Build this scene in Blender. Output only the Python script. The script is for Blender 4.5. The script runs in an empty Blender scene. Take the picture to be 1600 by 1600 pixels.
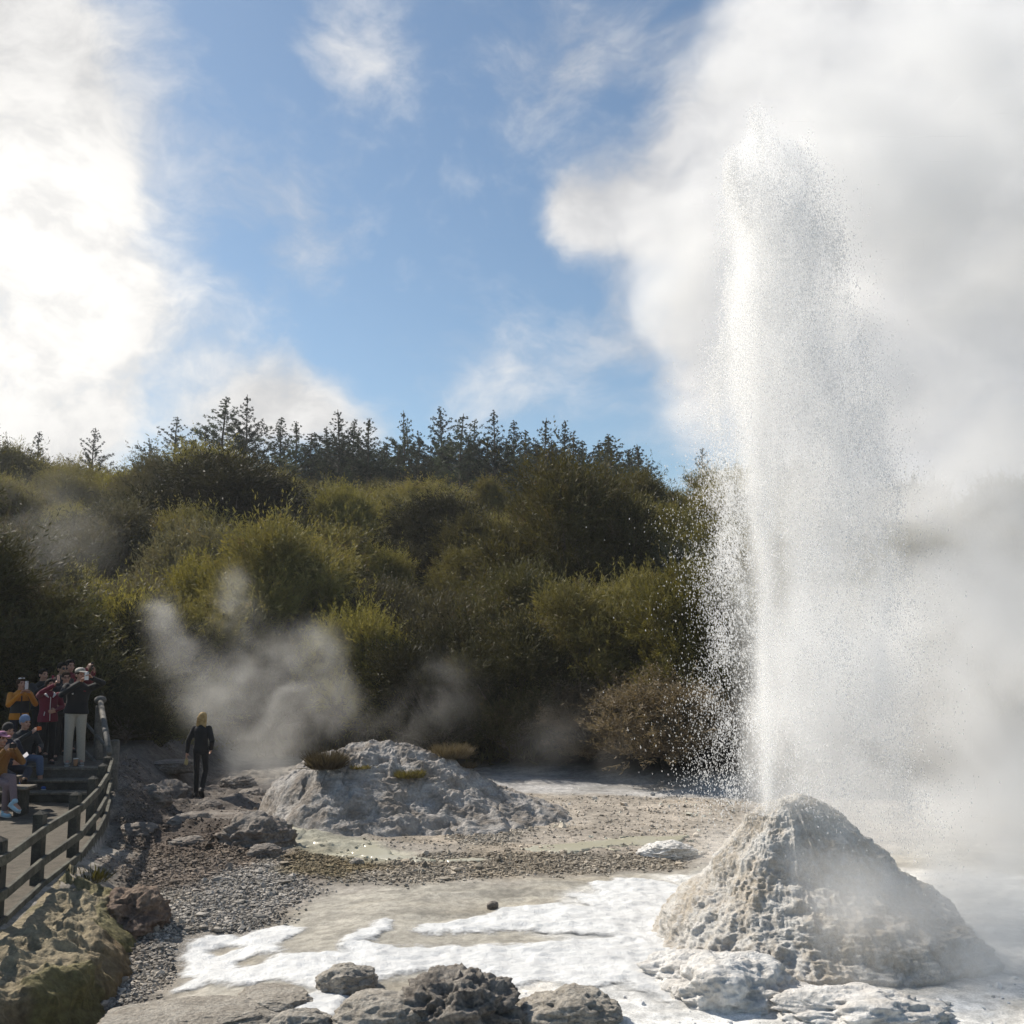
import bpy, math, random
import numpy as np
from mathutils import Vector, Matrix
R = math.radians
rng = np.random.default_rng(7)
random.seed(7)
sc = bpy.context.scene
col = sc.collection

# ------------------------------------------------------------------ camera
CAMZ, PITCH = 3.2, 7.1
cam_d = bpy.data.cameras.new('camera')
cam_d.lens = 36; cam_d.sensor_width = 36; cam_d.clip_start = .1; cam_d.clip_end = 3000
cam = bpy.data.objects.new('camera', cam_d); col.objects.link(cam)
cam.location = (0, 0, CAMZ); cam.rotation_euler = (R(90 + PITCH), 0, 0)
sc.camera = cam

# ------------------------------------------------------------------ sun and sky
SUN_AZ, SUN_EL = -54, 42                   # azimuth left of the view direction
sun_d = bpy.data.lights.new('sun', 'SUN')
sun_d.energy = 5.0; sun_d.angle = R(.6); sun_d.color = (1, .93, .82)
sun = bpy.data.objects.new('sun', sun_d); col.objects.link(sun)
sdir = Vector((math.sin(R(SUN_AZ)) * math.cos(R(SUN_EL)), math.cos(R(SUN_AZ)) * math.cos(R(SUN_EL)), math.sin(R(SUN_EL))))
sun.rotation_euler = sdir.to_track_quat('Z', 'Y').to_euler()
sc.view_settings.view_transform = 'Standard'; sc.view_settings.look = 'None'
sc.view_settings.exposure = 0.3; sc.view_settings.gamma = 1
sc.cycles.use_denoising = True
try: sc.cycles.denoiser = 'OPENIMAGEDENOISE'
except Exception: pass
sc.cycles.max_bounces = 10; sc.cycles.diffuse_bounces = 5; sc.cycles.glossy_bounces = 2
sc.cycles.transmission_bounces = 8; sc.cycles.transparent_max_bounces = 24; sc.cycles.volume_bounces = 6
sc.cycles.volume_step_rate = 2.0; sc.cycles.volume_max_steps = 256
sc.cycles.use_adaptive_sampling = True; sc.cycles.adaptive_threshold = .02
sc.cycles.sample_clamp_indirect = 6
sc.cycles.caustics_reflective = False; sc.cycles.caustics_refractive = False

CT, ST = math.cos(R(PITCH)), math.sin(R(PITCH))
def ray(px, py):
    u, v = (px - 800) / 1600, (800 - py) / 1600
    return np.array((u, CT - v * ST, ST + v * CT))
def at(px, py, Y):                          # world point on the sight line of a photo pixel at distance Y
    d = ray(px, py); t = Y / d[1]
    return np.array((0, 0, CAMZ)) + d * t
def gnd(px, py, z=0.):
    d = ray(px, py); t = (z - CAMZ) / d[2]
    return np.array((0, 0, CAMZ)) + d * t

# ---- node helpers
class NT:
    def __init__(s, tree): s.t = tree; s.n = tree.nodes; s.l = tree.links
    def new(s, kind, **kw):
        n = s.n.new(kind)
        for k, v in kw.items(): setattr(n, k, v)
        return n
    def put(s, sock, v):
        if isinstance(v, bpy.types.NodeSocket): s.l.new(v, sock)
        elif v is not None: sock.default_value = v
    def math(s, op, a, b=None, c=None, clamp=False):
        n = s.new('ShaderNodeMath', operation=op); n.use_clamp = clamp
        s.put(n.inputs[0], a)
        if b is not None: s.put(n.inputs[1], b)
        if c is not None: s.put(n.inputs[2], c)
        return n.outputs[0]
    def vmath(s, op, a, b=None, scale=None):
        n = s.new('ShaderNodeVectorMath', operation=op); s.put(n.inputs[0], a)
        if b is not None: s.put(n.inputs[1], b)
        if scale is not None: s.put(n.inputs[3], scale)
        return n.outputs['Value'] if op in ('DOT_PRODUCT', 'LENGTH') else n.outputs[0]
    def noise(s, vec, scale, detail=4, rough=.55, dist=0.):
        n = s.new('ShaderNodeTexNoise'); s.put(n.inputs['Vector'], vec)
        n.inputs['Scale'].default_value = scale; n.inputs['Detail'].default_value = detail
        n.inputs['Roughness'].default_value = rough; n.inputs['Distortion'].default_value = dist
        return n.outputs[0]
    def step(s, x, a, b, lo=0., hi=1.):
        n = s.new('ShaderNodeMapRange', interpolation_type='SMOOTHSTEP')
        s.put(n.inputs[0], x); s.put(n.inputs[1], a); s.put(n.inputs[2], b)
        n.inputs[3].default_value = lo; n.inputs[4].default_value = hi
        return n.outputs[0]
    def mix(s, f, a, b, blend='MIX'):
        n = s.new('ShaderNodeMix', data_type='RGBA', blend_type=blend)
        s.put(n.inputs[0], f); s.put(n.inputs[6], rgba(a)); s.put(n.inputs[7], rgba(b))
        return n.outputs[2]
def rgba(c):
    if isinstance(c, bpy.types.NodeSocket): return c
    if isinstance(c, (int, float)): return (c, c, c, 1)
    return tuple(c) + (1,) if len(c) == 3 else tuple(c)

# ------------------------------------------------------------------ world: Nishita sky with drifting clouds
world = bpy.data.worlds.new('World'); sc.world = world; world.use_nodes = True
w = NT(world.node_tree); w.n.clear()
sky = w.new('ShaderNodeTexSky', sky_type='NISHITA'); sky.sun_disc = False
sky.sun_elevation = R(SUN_EL); sky.sun_rotation = R(SUN_AZ)
sky.air_density = 1.0; sky.dust_density = .6; sky.ozone_density = 2.0; sky.altitude = 300
tc = w.new('ShaderNodeTexCoord').outputs['Generated']
nrm = w.vmath('NORMALIZE', tc)
warp = w.new('ShaderNodeTexNoise'); w.put(warp.inputs['Vector'], nrm); warp.inputs['Scale'].default_value = 5; warp.inputs['Detail'].default_value = 5
wv = w.vmath('SCALE', w.vmath('SUBTRACT', warp.outputs['Color'], (.5, .5, .5)), scale=.13)
nw = w.vmath('NORMALIZE', w.vmath('ADD', nrm, wv))                # wind-torn outline
n_big = w.noise(w.vmath('MULTIPLY', nw, (1, 1, 1.7)), 6.5, 8, .6)
n_fine = w.noise(w.vmath('MULTIPLY', nw, (1, 1, 1.5)), 17, 8, .62)
def blob(px, py, rad):                      # a cloud bank: a soft patch of sky round one direction, rad in degrees
    d = ray(px, py); d = d / np.linalg.norm(d)
    c = w.vmath('DOT_PRODUCT', nw, tuple(d))
    return w.step(w.math('ARCCOSINE', c), R(rad * 1.12), R(rad * .1))
def union(parts):
    o = parts[0]
    for p in parts[1:]: o = w.math('ADD', o, p)
    return w.math('MINIMUM', o, 1.25)
#           centre of the bank, radius (deg), cover
banks = [(-40, 430, 11, .95), (-20, 90, 9, .75), (-160, 60, 12, .7), (30, 600, 8, .65), (200, 500, 6, .34), (200, 170, 7, .36), (290, 570, 6, .2), (110, 330, 7, .35),
         (430, 335, 6, .55), (570, 75, 5.2, .50), (870, 115, 5.5, .50), (975, 50, 4.5, .40), (470, 645, 4.2, 1.0), (560, 690, 3.4, .6),
         (820, 600, 6, .38), (720, 610, 5, .22), (380, 600, 5.5, .45), (100, 690, 6, .7), (350, 690, 4, .5),
         (1270, 90, 8.5, 1.0), (1500, 60, 11, .9), (1150, 300, 6.5, .95), (985, 335, 4.4, .95), (930, 335, 2.6, .6), (1380, 380, 11, 1.05), (1650, 420, 13, .9),
         (1250, 620, 9, .85), (1100, 520, 6, .8), (950, 500, 3.5, .5), (1500, 750, 12, .9), (1750, 300, 16, .9), (2100, 500, 30, .9), (-700, 300, 25, .9), (-1500, 0, 35, .8)]
cover = union([w.math('MULTIPLY', blob(a, b, r), k) for a, b, r, k in banks])
amt = w.math('ADD', cover, w.math('MULTIPLY', w.math('SUBTRACT', n_big, .5), 1.5))
amt = w.math('ADD', amt, w.math('MULTIPLY', w.math('SUBTRACT', n_fine, .5), 1.0))
mask = w.step(amt, .06, 1.2)
dsun = w.vmath('DOT_PRODUCT', nrm, tuple(sdir))
glow_dir = ray(-10, 430); glow_dir = tuple(glow_dir / np.linalg.norm(glow_dir))
near = w.step(w.vmath('DOT_PRODUCT', nrm, glow_dir), math.cos(R(40)), math.cos(R(3)))
thick = w.step(n_big, .36, .64)
cc = w.mix(thick, (.66, .67, .70), (.92, .92, .93))
cc = w.mix(w.math('MULTIPLY', near, .95), cc, w.mix(w.step(w.math('ADD', n_big, w.math('MULTIPLY', n_fine, .5)), .58, .92), (.70, .695, .695), (1.0, .985, .965)))
core = w.step(w.vmath('DOT_PRODUCT', nrm, glow_dir), math.cos(R(12)), math.cos(R(2)))
cc = w.mix(w.math('MULTIPLY', core, .9), cc, w.mix(w.step(n_fine, .35, .6), (1.0, .985, .96), (1.25, 1.22, 1.17)))
bg1 = w.new('ShaderNodeBackground'); w.put(bg1.inputs[0], w.mix(1.0, sky.outputs[0], (.93, 1.02, 1.0), 'MULTIPLY')); bg1.inputs[1].default_value = .090
bg2 = w.new('ShaderNodeBackground'); w.put(bg2.inputs[0], cc); bg2.inputs[1].default_value = .73
mx = w.new('ShaderNodeMixShader'); w.put(mx.inputs[0], mask); w.l.new(bg1.outputs[0], mx.inputs[1]); w.l.new(bg2.outputs[0], mx.inputs[2])
w.l.new(mx.outputs[0], w.new('ShaderNodeOutputWorld').inputs[0])

# ------------------------------------------------------------------ generic builders
def link(o, parent=None, label=None, cat=None, group=None, kind=None):
    if o.name not in col.objects: col.objects.link(o)
    if parent is not None: o.parent = parent
    if label: o['label'] = label
    if cat: o['category'] = cat
    if group: o['group'] = group
    if kind: o['kind'] = kind
    return o
def empty(name, loc, label, cat, group=None, rz=0, kind=None):
    o = bpy.data.objects.new(name, None); o.location = loc; o.rotation_euler = (0, 0, rz); o.empty_display_size = .2
    return link(o, None, label, cat, group, kind)
def make_mesh(name, V, F, mat=None, smooth=True, attrs=None):
    """V (n,3); F array (m,k) or list of such arrays"""
    me = bpy.data.meshes.new(name)
    Fs = [np.asarray(f) for f in (F if isinstance(F, list) else [F]) if len(f)]
    V = np.asarray(V, dtype=np.float32)
    loops = np.concatenate([f.ravel() for f in Fs]).astype(np.int32)
    sizes = np.concatenate([np.full(len(f), f.shape[1], np.int32) for f in Fs])
    starts = np.concatenate(([0], np.cumsum(sizes)[:-1])).astype(np.int32)
    me.vertices.add(len(V)); me.vertices.foreach_set('co', V.ravel())
    me.loops.add(len(loops)); me.loops.foreach_set('vertex_index', loops)
    me.polygons.add(len(sizes)); me.polygons.foreach_set('loop_start', starts)
    try: me.polygons.foreach_set('loop_total', sizes)
    except Exception: pass
    me.polygons.foreach_set('use_smooth', np.full(len(sizes), smooth, dtype=bool))
    me.update(calc_edges=True)
    if attrs:
        for k, a in attrs.items():
            a = np.asarray(a, dtype=np.float32)
            if a.ndim == 1:
                at_ = me.attributes.new(k, 'FLOAT', 'POINT'); at_.data.foreach_set('value', a)
            else:
                if a.shape[1] == 3: a = np.concatenate([a, np.ones((len(a), 1), np.float32)], 1)
                at_ = me.attributes.new(k, 'FLOAT_COLOR', 'POINT'); at_.data.foreach_set('color', a.ravel())
    if mat: me.materials.append(mat)
    return me
def mobj(name, V, F, mat, parent=None, smooth=True, attrs=None, **kw):
    return link(bpy.data.objects.new(name, make_mesh(name, V, F, mat, smooth, attrs)), parent, **kw)
class MB:
    """collects small shapes that become one mesh"""
    def __init__(s): s.v = []; s.f3 = []; s.f4 = []; s.n = 0
    def add(s, V, F):
        V = np.asarray(V, float); s.v.append(V)
        for f in F:
            (s.f4 if len(f) == 4 else s.f3).append([i + s.n for i in f])
        s.n += len(V); return s
    def addarr(s, V, F):
        s.v.append(np.asarray(V, float)); F = np.asarray(F) + s.n
        (s.f4 if F.shape[1] == 4 else s.f3).extend(F.tolist()); s.n += len(V); return s
    def box(s, c, size, M=None, bev=.0):
        hx, hy, hz = [q / 2 for q in size]
        if bev <= 0:
            V = np.array([(x, y, z) for x in (-hx, hx) for y in (-hy, hy) for z in (-hz, hz)])
            F = [(0, 1, 3, 2), (4, 6, 7, 5), (0, 4, 5, 1), (2, 3, 7, 6), (0, 2, 6, 4), (1, 5, 7, 3)]
        else:
            b = min(bev, hx * .9, hy * .9, hz * .9); rings = []
            for z, ins in ((-hz, b), (-hz + b, 0), (hz - b, 0), (hz, b)):
                rings.append([(sx * (hx - ins) - (sx * b if k == 1 else 0) * 0, sy * (hy - ins), z) for k, (sx, sy) in enumerate(((-1, -1), (1, -1), (1, 1), (-1, 1)))])
            V = np.array([p for r in rings for p in r]); F = [(3, 2, 1, 0), (12, 13, 14, 15)]
            for k in range(3):
                for j in range(4):
                    a, b2 = k * 4 + j, k * 4 + (j + 1) % 4; F.append((a, b2, b2 + 4, a + 4))
        if M is not None: V = V @ np.array(M).T[:3, :3] if np.array(M).shape[0] == 3 else V
        return s.add(V + np.array(c), F)
    def beam(s, a, b, wid, hei, bev=.006, up=(0, 0, 1)):
        """rectangular beam from a to b"""
        a, b = np.array(a, float), np.array(b, float); d = b - a; L = np.linalg.norm(d); d /= L
        x = np.cross(d, up); x /= np.linalg.norm(x); z = np.cross(x, d)
        V0 = MB().box((0, 0, 0), (wid, L, hei), bev=bev); V = np.concatenate(V0.v)
        Wd = V[:, :1] * x + V[:, 1:2] * d + V[:, 2:3] * z + (a + b) / 2
        s.v.append(Wd)
        s.f4 += [[i + s.n for i in f] for f in V0.f4]; s.n += len(Wd); return s
    def loft(s, P, RX, RY=None, X=None, seg=14, caps=True):
        """rings round centres P; RX along X axis, RY along the other"""
        P = np.asarray(P, float); n = len(P); RX = np.broadcast_to(RX, (n,)); RY = RX if RY is None else np.broadcast_to(RY, (n,))
        T = np.gradient(P, axis=0); T /= np.linalg.norm(T, axis=1)[:, None] + 1e-9
        ang = np.linspace(0, 2 * np.pi, seg, endpoint=False); V = []
        ref = np.array(X if X is not None else ((1, 0, 0) if abs(T[0][0]) < .8 else (0, 1, 0)), float)
        for i in range(n):
            x = ref - T[i] * np.dot(ref, T[i]); x /= np.linalg.norm(x) + 1e-9; y = np.cross(T[i], x)
            if X is None: ref = x
            V.append(P[i] + np.cos(ang)[:, None] * x * RX[i] + np.sin(ang)[:, None] * y * RY[i])
        V = np.concatenate(V); F = []
        for i in range(n - 1):
            for j in range(seg):
                a, b = i * seg + j, i * seg + (j + 1) % seg; F.append((a, b, b + seg, a + seg))
        if caps:
            V = np.concatenate([V, P[:1], P[-1:]]); c0, c1 = n * seg, n * seg + 1
            for j in range(seg):
                F.append(((j + 1) % seg, j, c0)); F.append(((n - 1) * seg + j, (n - 1) * seg + (j + 1) % seg, c1))
        return s.add(V, F)
    def ell(s, c, r, M=None, seg=14, rings=9):
        r = np.broadcast_to(r, (3,)); V = [(0, 0, -1)]
        for i in range(1, rings):
            t = -np.pi / 2 + np.pi * i / rings
            for j in range(seg): V.append((np.cos(t) * np.cos(2 * np.pi * j / seg), np.cos(t) * np.sin(2 * np.pi * j / seg), np.sin(t)))
        V.append((0, 0, 1)); V = np.array(V) * r; F = []
        for j in range(seg):
            F.append((0, 1 + (j + 1) % seg, 1 + j)); F.append((len(V) - 1, 1 + (rings - 2) * seg + j, 1 + (rings - 2) * seg + (j + 1) % seg))
        for i in range(rings - 2):
            for j in range(seg):
                a, b = 1 + i * seg + j, 1 + i * seg + (j + 1) % seg; F.append((a, b, b + seg, a + seg))
        if M is not None: V = V @ np.array(M)[:3, :3].T
        return s.add(V + np.array(c), F)
    def cap(s, a, b, ra, rb, seg=12):
        """tapered round-ended limb"""
        a, b = np.array(a, float), np.array(b, float); d = b - a; L = np.linalg.norm(d); d = d / (L + 1e-9)
        P, Q = [], []
        for t in np.linspace(-1, 0, 5)[:-1]: P.append(a + d * ra * t * .999); Q.append(ra * math.sqrt(max(1 - t * t, .0004)))
        for t in np.linspace(0, 1, 4): P.append(a + d * L * t); Q.append(ra + (rb - ra) * t)
        for t in np.linspace(0, 1, 5)[1:]: P.append(b + d * rb * t * .999); Q.append(rb * math.sqrt(max(1 - t * t, .0004)))
        return s.loft(P, np.array(Q), seg=seg)
    def build(s, name, mat, parent=None, smooth=True, attrs=None, **kw):
        F = []
        if s.f4: F.append(np.array(s.f4))
        if s.f3: F.append(np.array(s.f3))
        return mobj(name, np.concatenate(s.v), F, mat, parent, smooth, attrs, **kw)
def remeshed(mb, name, mat, parent, voxel=.008, smooth=2, **kw):
    """fuse overlapping limbs into one continuous surface"""
    o = mb.build(name, None)
    m = o.modifiers.new('r', 'REMESH'); m.mode = 'VOXEL'; m.voxel_size = voxel; m.use_smooth_shade = True
    if smooth: m2 = o.modifiers.new('s', 'SMOOTH'); m2.iterations = smooth; m2.factor = .5
    dg = bpy.context.evaluated_depsgraph_get()
    me = bpy.data.meshes.new_from_object(o.evaluated_get(dg))
    me.polygons.foreach_set('use_smooth', np.ones(len(me.polygons), dtype=bool))
    o.modifiers.clear(); old = o.data; o.data = me; bpy.data.meshes.remove(old); me.name = name
    me.materials.clear(); me.materials.append(mat)
    return link(o, parent, **kw)

# ---- numpy noise
def _hash(ix, iy, iz, seed):
    h = (ix.astype(np.int64) * 374761393 + iy.astype(np.int64) * 668265263 + iz.astype(np.int64) * 2147483647 + seed * 974634777) & 0xffffffff
    h = ((h ^ (h >> 13)) * 1274126177) & 0xffffffff
    return ((h ^ (h >> 16)) & 0xffffff).astype(np.float32) / 0xffffff
def vnoise(x, y, z, seed=0):
    x, y, z = np.broadcast_arrays(np.asarray(x, float), np.asarray(y, float), np.asarray(z, float))
    ix, iy, iz = np.floor(x), np.floor(y), np.floor(z)
    fx, fy, fz = x - ix, y - iy, z - iz
    ux, uy, uz = [f * f * f * (f * (f * 6 - 15) + 10) for f in (fx, fy, fz)]
    o = 0
    for dx in (0, 1):
        for dy in (0, 1):
            for dz in (0, 1):
                wt = (ux if dx else 1 - ux) * (uy if dy else 1 - uy) * (uz if dz else 1 - uz)
                o = o + wt * _hash(ix + dx, iy + dy, iz + dz, seed)
    return o * 2 - 1
def fbm(x, y, z=0., oct=5, seed=0, gain=.5, lac=2.03, ridge=False):
    o, a, f, tot = 0., 1., 1., 0.
    for k in range(oct):
        n = vnoise(x * f + 17.3 * k, y * f - 9.1 * k, np.asarray(z) * f + 4.7 * k, seed + k)
        if ridge: n = 1 - 2 * np.abs(n)
        o = o + a * n; tot += a; a *= gain; f *= lac
    return o / tot
def sstep(x, a, b):
    t = np.clip((x - a) / (b - a), 0, 1); return t * t * (3 - 2 * t)
def poly_sd(px, py, poly):
    """signed distance to a polygon, positive inside"""
    poly = np.asarray(poly, float); d = np.full(px.shape, 1e9); inside = np.zeros(px.shape, bool)
    for i in range(len(poly)):
        ax, ay = poly[i][:2]; bx, by = poly[(i + 1) % len(poly)][:2]
        ex, ey = bx - ax, by - ay; t = np.clip(((px - ax) * ex + (py - ay) * ey) / (ex * ex + ey * ey + 1e-12), 0, 1)
        d = np.minimum(d, np.hypot(px - ax - t * ex, py - ay - t * ey))
        cr = ((ay > py) != (by > py)) & (px < (bx - ax) * (py - ay) / (by - ay + 1e-12) + ax)
        inside ^= cr
    return np.where(inside, d, -d)
def gpoly(pts, z=0.): return [gnd(a, b, z)[:2] for a, b in pts]

# ---- materials
def material(name, base, rough=.8, var=None, scale=8., bump=.0, bscale=40., fine=None, attr=None, spec=.3, metal=0., dist=.02, translucent=0., trcol=None, stretch=None, sheen=0.):
    m = bpy.data.materials.new(name); m.use_nodes = True; t = NT(m.node_tree); t.n.clear()
    out = t.new('ShaderNodeOutputMaterial'); b = t.new('ShaderNodeBsdfPrincipled')
    co = t.new('ShaderNodeTexCoord').outputs['Object']
    if stretch: co = t.vmath('MULTIPLY', co, stretch)
    c = rgba(base) if base is not None else None
    if attr:
        a = t.new('ShaderNodeAttribute'); a.attribute_name = attr
        c = a.outputs['Color'] if base is None or base == 1 else t.mix(1., a.outputs['Color'], base, 'MULTIPLY')
    if var is not None:
        f = t.step(t.noise(co, scale, 6, .6), .35, .65); c = t.mix(f, c, var)
    if fine:
        f = t.noise(co, fine[0], 5, .65); f = t.step(f, .25, .75, 1 - fine[1], 1 + fine[1])
        c = t.mix(1., c, f, 'MULTIPLY')
    t.put(b.inputs['Base Color'], c)
    b.inputs['Roughness'].default_value = rough; b.inputs['Specular IOR Level'].default_value = spec; b.inputs['Metallic'].default_value = metal
    if sheen: b.inputs['Sheen Weight'].default_value = sheen
    if bump:
        bn = t.new('ShaderNodeBump'); bn.inputs['Strength'].default_value = bump; bn.inputs['Distance'].default_value = dist
        t.put(bn.inputs['Height'], t.noise(co, bscale, 7, .65)); t.l.new(bn.outputs[0], b.inputs['Normal'])
    s = b.outputs[0]
    if translucent:
        tr = t.new('ShaderNodeBsdfTranslucent'); t.put(tr.inputs[0], trcol and rgba(trcol) or c)
        mxs = t.new('ShaderNodeMixShader'); mxs.inputs[0].default_value = translucent
        t.l.new(s, mxs.inputs[1]); t.l.new(tr.outputs[0], mxs.inputs[2]); s = mxs.outputs[0]
    t.l.new(s, out.inputs[0])
    return m
# ------------------------------------------------------------------ terrain
FX, FY = [-60, -14, -9, -5, -1, 1.5, 4, 6, 9, 60], [27.0, 26.8, 27.2, 27.2, 25.6, 24.6, 22.6, 21.6, 21, 21]
def foot(x): return np.interp(x, FX, FY)
FENCE = np.array([(-5.03, 9.2), (-5.07, 10.6), (-5.44, 12.4), (-5.66, 13.9), (-6.04, 15.4), (-6.55, 17.0), (-6.98, 18.35), (-7.7, 20.3), (-8.2, 22.5)])
def fence_x(y): return np.interp(y, FENCE[:, 1], FENCE[:, 0])
TERR, PLAT, STEP_Y = .38, .90, 18.3
def terrain(x, y, detail=True):
    x, y = np.asarray(x, float), np.asarray(y, float)
    d = y - foot(x) + 1.2 * fbm(x * .18, y * .18, 3.3, 3, 5)
    hill = np.where(d > 0, .30 * d - .30 * d * np.exp(-np.clip(d, 0, 50) / 1.5) * .6, 0)
    hill = np.where(hill > 8.2, 8.2 + 2.4 * (1 - np.exp(-(hill - 8.2) / 2.4)), hill)
    hill = hill * (1 - .0085 * np.clip(x + 16, 0, 34)) + np.where(d > 0, .5 * fbm(x * .2, y * .2, 0, 3, 11) * sstep(d, 0, 8), 0)
    flat = .05 * fbm(x * .35, y * .35, 1., 3, 2)
    if detail:
        flat = flat + .035 * fbm(x * 1.3, y * 1.3, 1., 5, 3) + .012 * fbm(x * 7, y * 7, 1., 3, 4)
        lm = sstep(x, -7.8, -6.8) * sstep(-x, 1.2, 3.0) * sstep(y, 14.5, 17.5) * sstep(-y, -27.5, -25)
        rk = fbm(x * .8 + .25 * fbm(x * 2, y * 2, 0, 2, 8), y * 1.5, 5., 6, 21, ridge=True)
        terr_ = np.floor((fbm(x * .55, y * .95, 2., 3, 33) * 3.2 + .15 * rk) ) / 3.2
        flat = flat + lm * (.15 * rk + .12 * terr_ + .03 * fbm(x * 4, y * 5, 2., 4, 36, ridge=True))
        flat = flat + .02 * fbm(x * 2.2, y * 4.5, 9., 4, 44, ridge=True) * sstep(x, -3, 0) * sstep(-y, -22, -12)
    gully = np.exp(-((x + 3.55 - .25 * (y - 10)) / .9) ** 2) * sstep(-y, -15, -11)
    flat = flat - .17 * gully
    # pale stream bed between the mounds
    h = np.where(d > 0, hill + flat * np.exp(-np.clip(d, 0, 30)), flat)
    ins = (x < fence_x(y)) & (y < 24.0)
    o2 = x - fence_x(y); lump = .12 * fbm(x * 1.4, y * 1.4, 3, 4, 35, ridge=True)
    h = h + (PLAT - .15 + lump) * sstep(-o2, -1.25, .05) * sstep(y, 16.8, 19.5) * np.where(o2 > 0, 1, 0)
    # sloping earth just outside the board of the terrace
    out = x - fence_x(y)
    bank = TERR * sstep(-out, -.9, .1) * sstep(-y, -17.5, -13.0)
    h = np.where(~ins & (y < 24), np.maximum(h, h + bank), h)
    g = .012 * fbm(x * 5, y * 5, 0, 3, 6)
    pl = np.where(y < STEP_Y + .62, TERR, PLAT)
    wall = sstep(y, 22.3, 24.5)
    h = np.where(ins, (pl + g) * (1 - wall) + np.maximum(h, pl) * wall, h)
    return h
def grow(a, b, n0, first, n): return None
def axis(lo, hi, step, far_lo, far_hi, n):
    core = np.arange(lo, hi + step / 2, step)
    t = np.linspace(0, 1, n + 1)[1:] ** 2.2
    return np.concatenate([(lo + (far_lo - lo) * t)[::-1], core, hi + (far_hi - hi) * t])
gx, gy = axis(-9.5, 7.5, .042, -420, 420, 70), axis(8.3, 27.5, .046, -260, 700, 90)
GX, GY = np.meshgrid(gx, gy)
GZ = terrain(GX, GY)
GZ = np.where((np.hypot(GX, GY) > 130), GZ * 1.0, GZ)
nx, ny = len(gx), len(gy)
idx = np.arange(nx * ny).reshape(ny, nx)
GF = np.stack([idx[:-1, :-1], idx[:-1, 1:], idx[1:, 1:], idx[1:, :-1]], -1).reshape(-1, 4)
wob = .35 * fbm(GX * .9, GY * .9, 7., 4, 50); wob2 = .22 * fbm(GX * 3, GY * 3, 2., 4, 51)
def zone(pts, soft=.3, amp=1.): return sstep(poly_sd(GX, GY, gpoly(pts)) + amp * (wob + wob2), -soft, soft)
C = np.empty(GX.shape + (3,)); C[:] = (.330, .300, .262)
GRAV = np.zeros(GX.shape)                   # how much loose gravel lies there
def paint(wt, c, grav=None):
    global C, GRAV
    C = C * (1 - wt[..., None]) + np.array(c) * wt[..., None]
    if grav is not None: GRAV = GRAV * (1 - wt) + grav * wt
# cream sinter flat in front
paint(zone([(150, 1620), (330, 1440), (520, 1390), (760, 1380), (1100, 1350), (1800, 1300), (2400, 1620)], .4), (.375, .350, .300))
# pinkish pebbly flat in the middle distance
paint(zone([(620, 1240), (780, 1225), (1130, 1230), (1300, 1270), (1200, 1350), (820, 1345), (600, 1325)], .5), (.37, .325, .272), .4)
paint(zone([(760, 1190), (1000, 1205), (1180, 1230), (1160, 1250), (900, 1240), (760, 1235)], .3), (.42, .405, .39), .1)
# dark gravel bands
paint(zone([(520, 1345), (640, 1342), (820, 1338), (1070, 1330), (1090, 1358), (900, 1372), (620, 1380), (480, 1385)], .25), (.235, .205, .165), .8)
paint(zone([(640, 1285), (770, 1270), (840, 1300), (800, 1330), (700, 1325)], .25), (.27, .24, .20), .7)
# brown ground on the left
paint(zone([(160, 1180), (330, 1195), (400, 1240), (420, 1330), (520, 1370), (450, 1420), (300, 1470), (220, 1600), (60, 1640), (100, 1500), (170, 1380)], .35), (.135, .108, .086), .7)
paint(zone([(180, 1195), (330, 1200), (420, 1240), (400, 1290), (330, 1300), (190, 1260)], .3, 2.2), (.17, .145, .125), .3)
paint(zone([(200, 1270), (290, 1262), (380, 1290), (330, 1330), (220, 1340)], .3), (.085, .064, .05), .6)
# pale grey gravel wash
paint(zone([(180, 1400), (300, 1385), (420, 1345), (520, 1385), (420, 1425), (310, 1480), (250, 1560), (150, 1640), (60, 1700), (110, 1540), (200, 1480)], .25), (.235, .215, .19), .9)
# ochre algae by the stream
paint(zone([(470, 1330), (560, 1335), (600, 1360), (520, 1375), (440, 1360)], .2, .8) * .8, (.125, .095, .045), .9)
paint(zone([(380, 1280), (470, 1300), (640, 1335), (600, 1350), (480, 1330), (390, 1310)], .2, .6) * .8, (.40, .385, .30), .1)
# white sinter crust round the geyser cone
paint(zone([(880, 1400), (1010, 1370), (1100, 1360), (1600, 1360), (2000, 1450), (2000, 1750), (900, 1750), (560, 1640), (700, 1560), (880, 1520), (860, 1460)], .3), (.70, .69, .665), .02)
streak = sstep(fbm(GX * 1.1, GY * 3.2, 3., 5, 71, ridge=True), .1, .55)
C = C * (1 - .22 * streak[..., None] * (GRAV < .6)[..., None] * .9)
mott = fbm(GX * 1.7, GY * 2.4, 11., 6, 72)
C = C * (1 + .38 * mott[..., None] * np.array((1, 1, 1.02)))
warm = sstep(fbm(GX * .6, GY * 1.0, 5., 4, 73), .05, .4) * .35
C = C * (1 - warm[..., None] * (1 - np.array((.93, .84, .70))))
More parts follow.
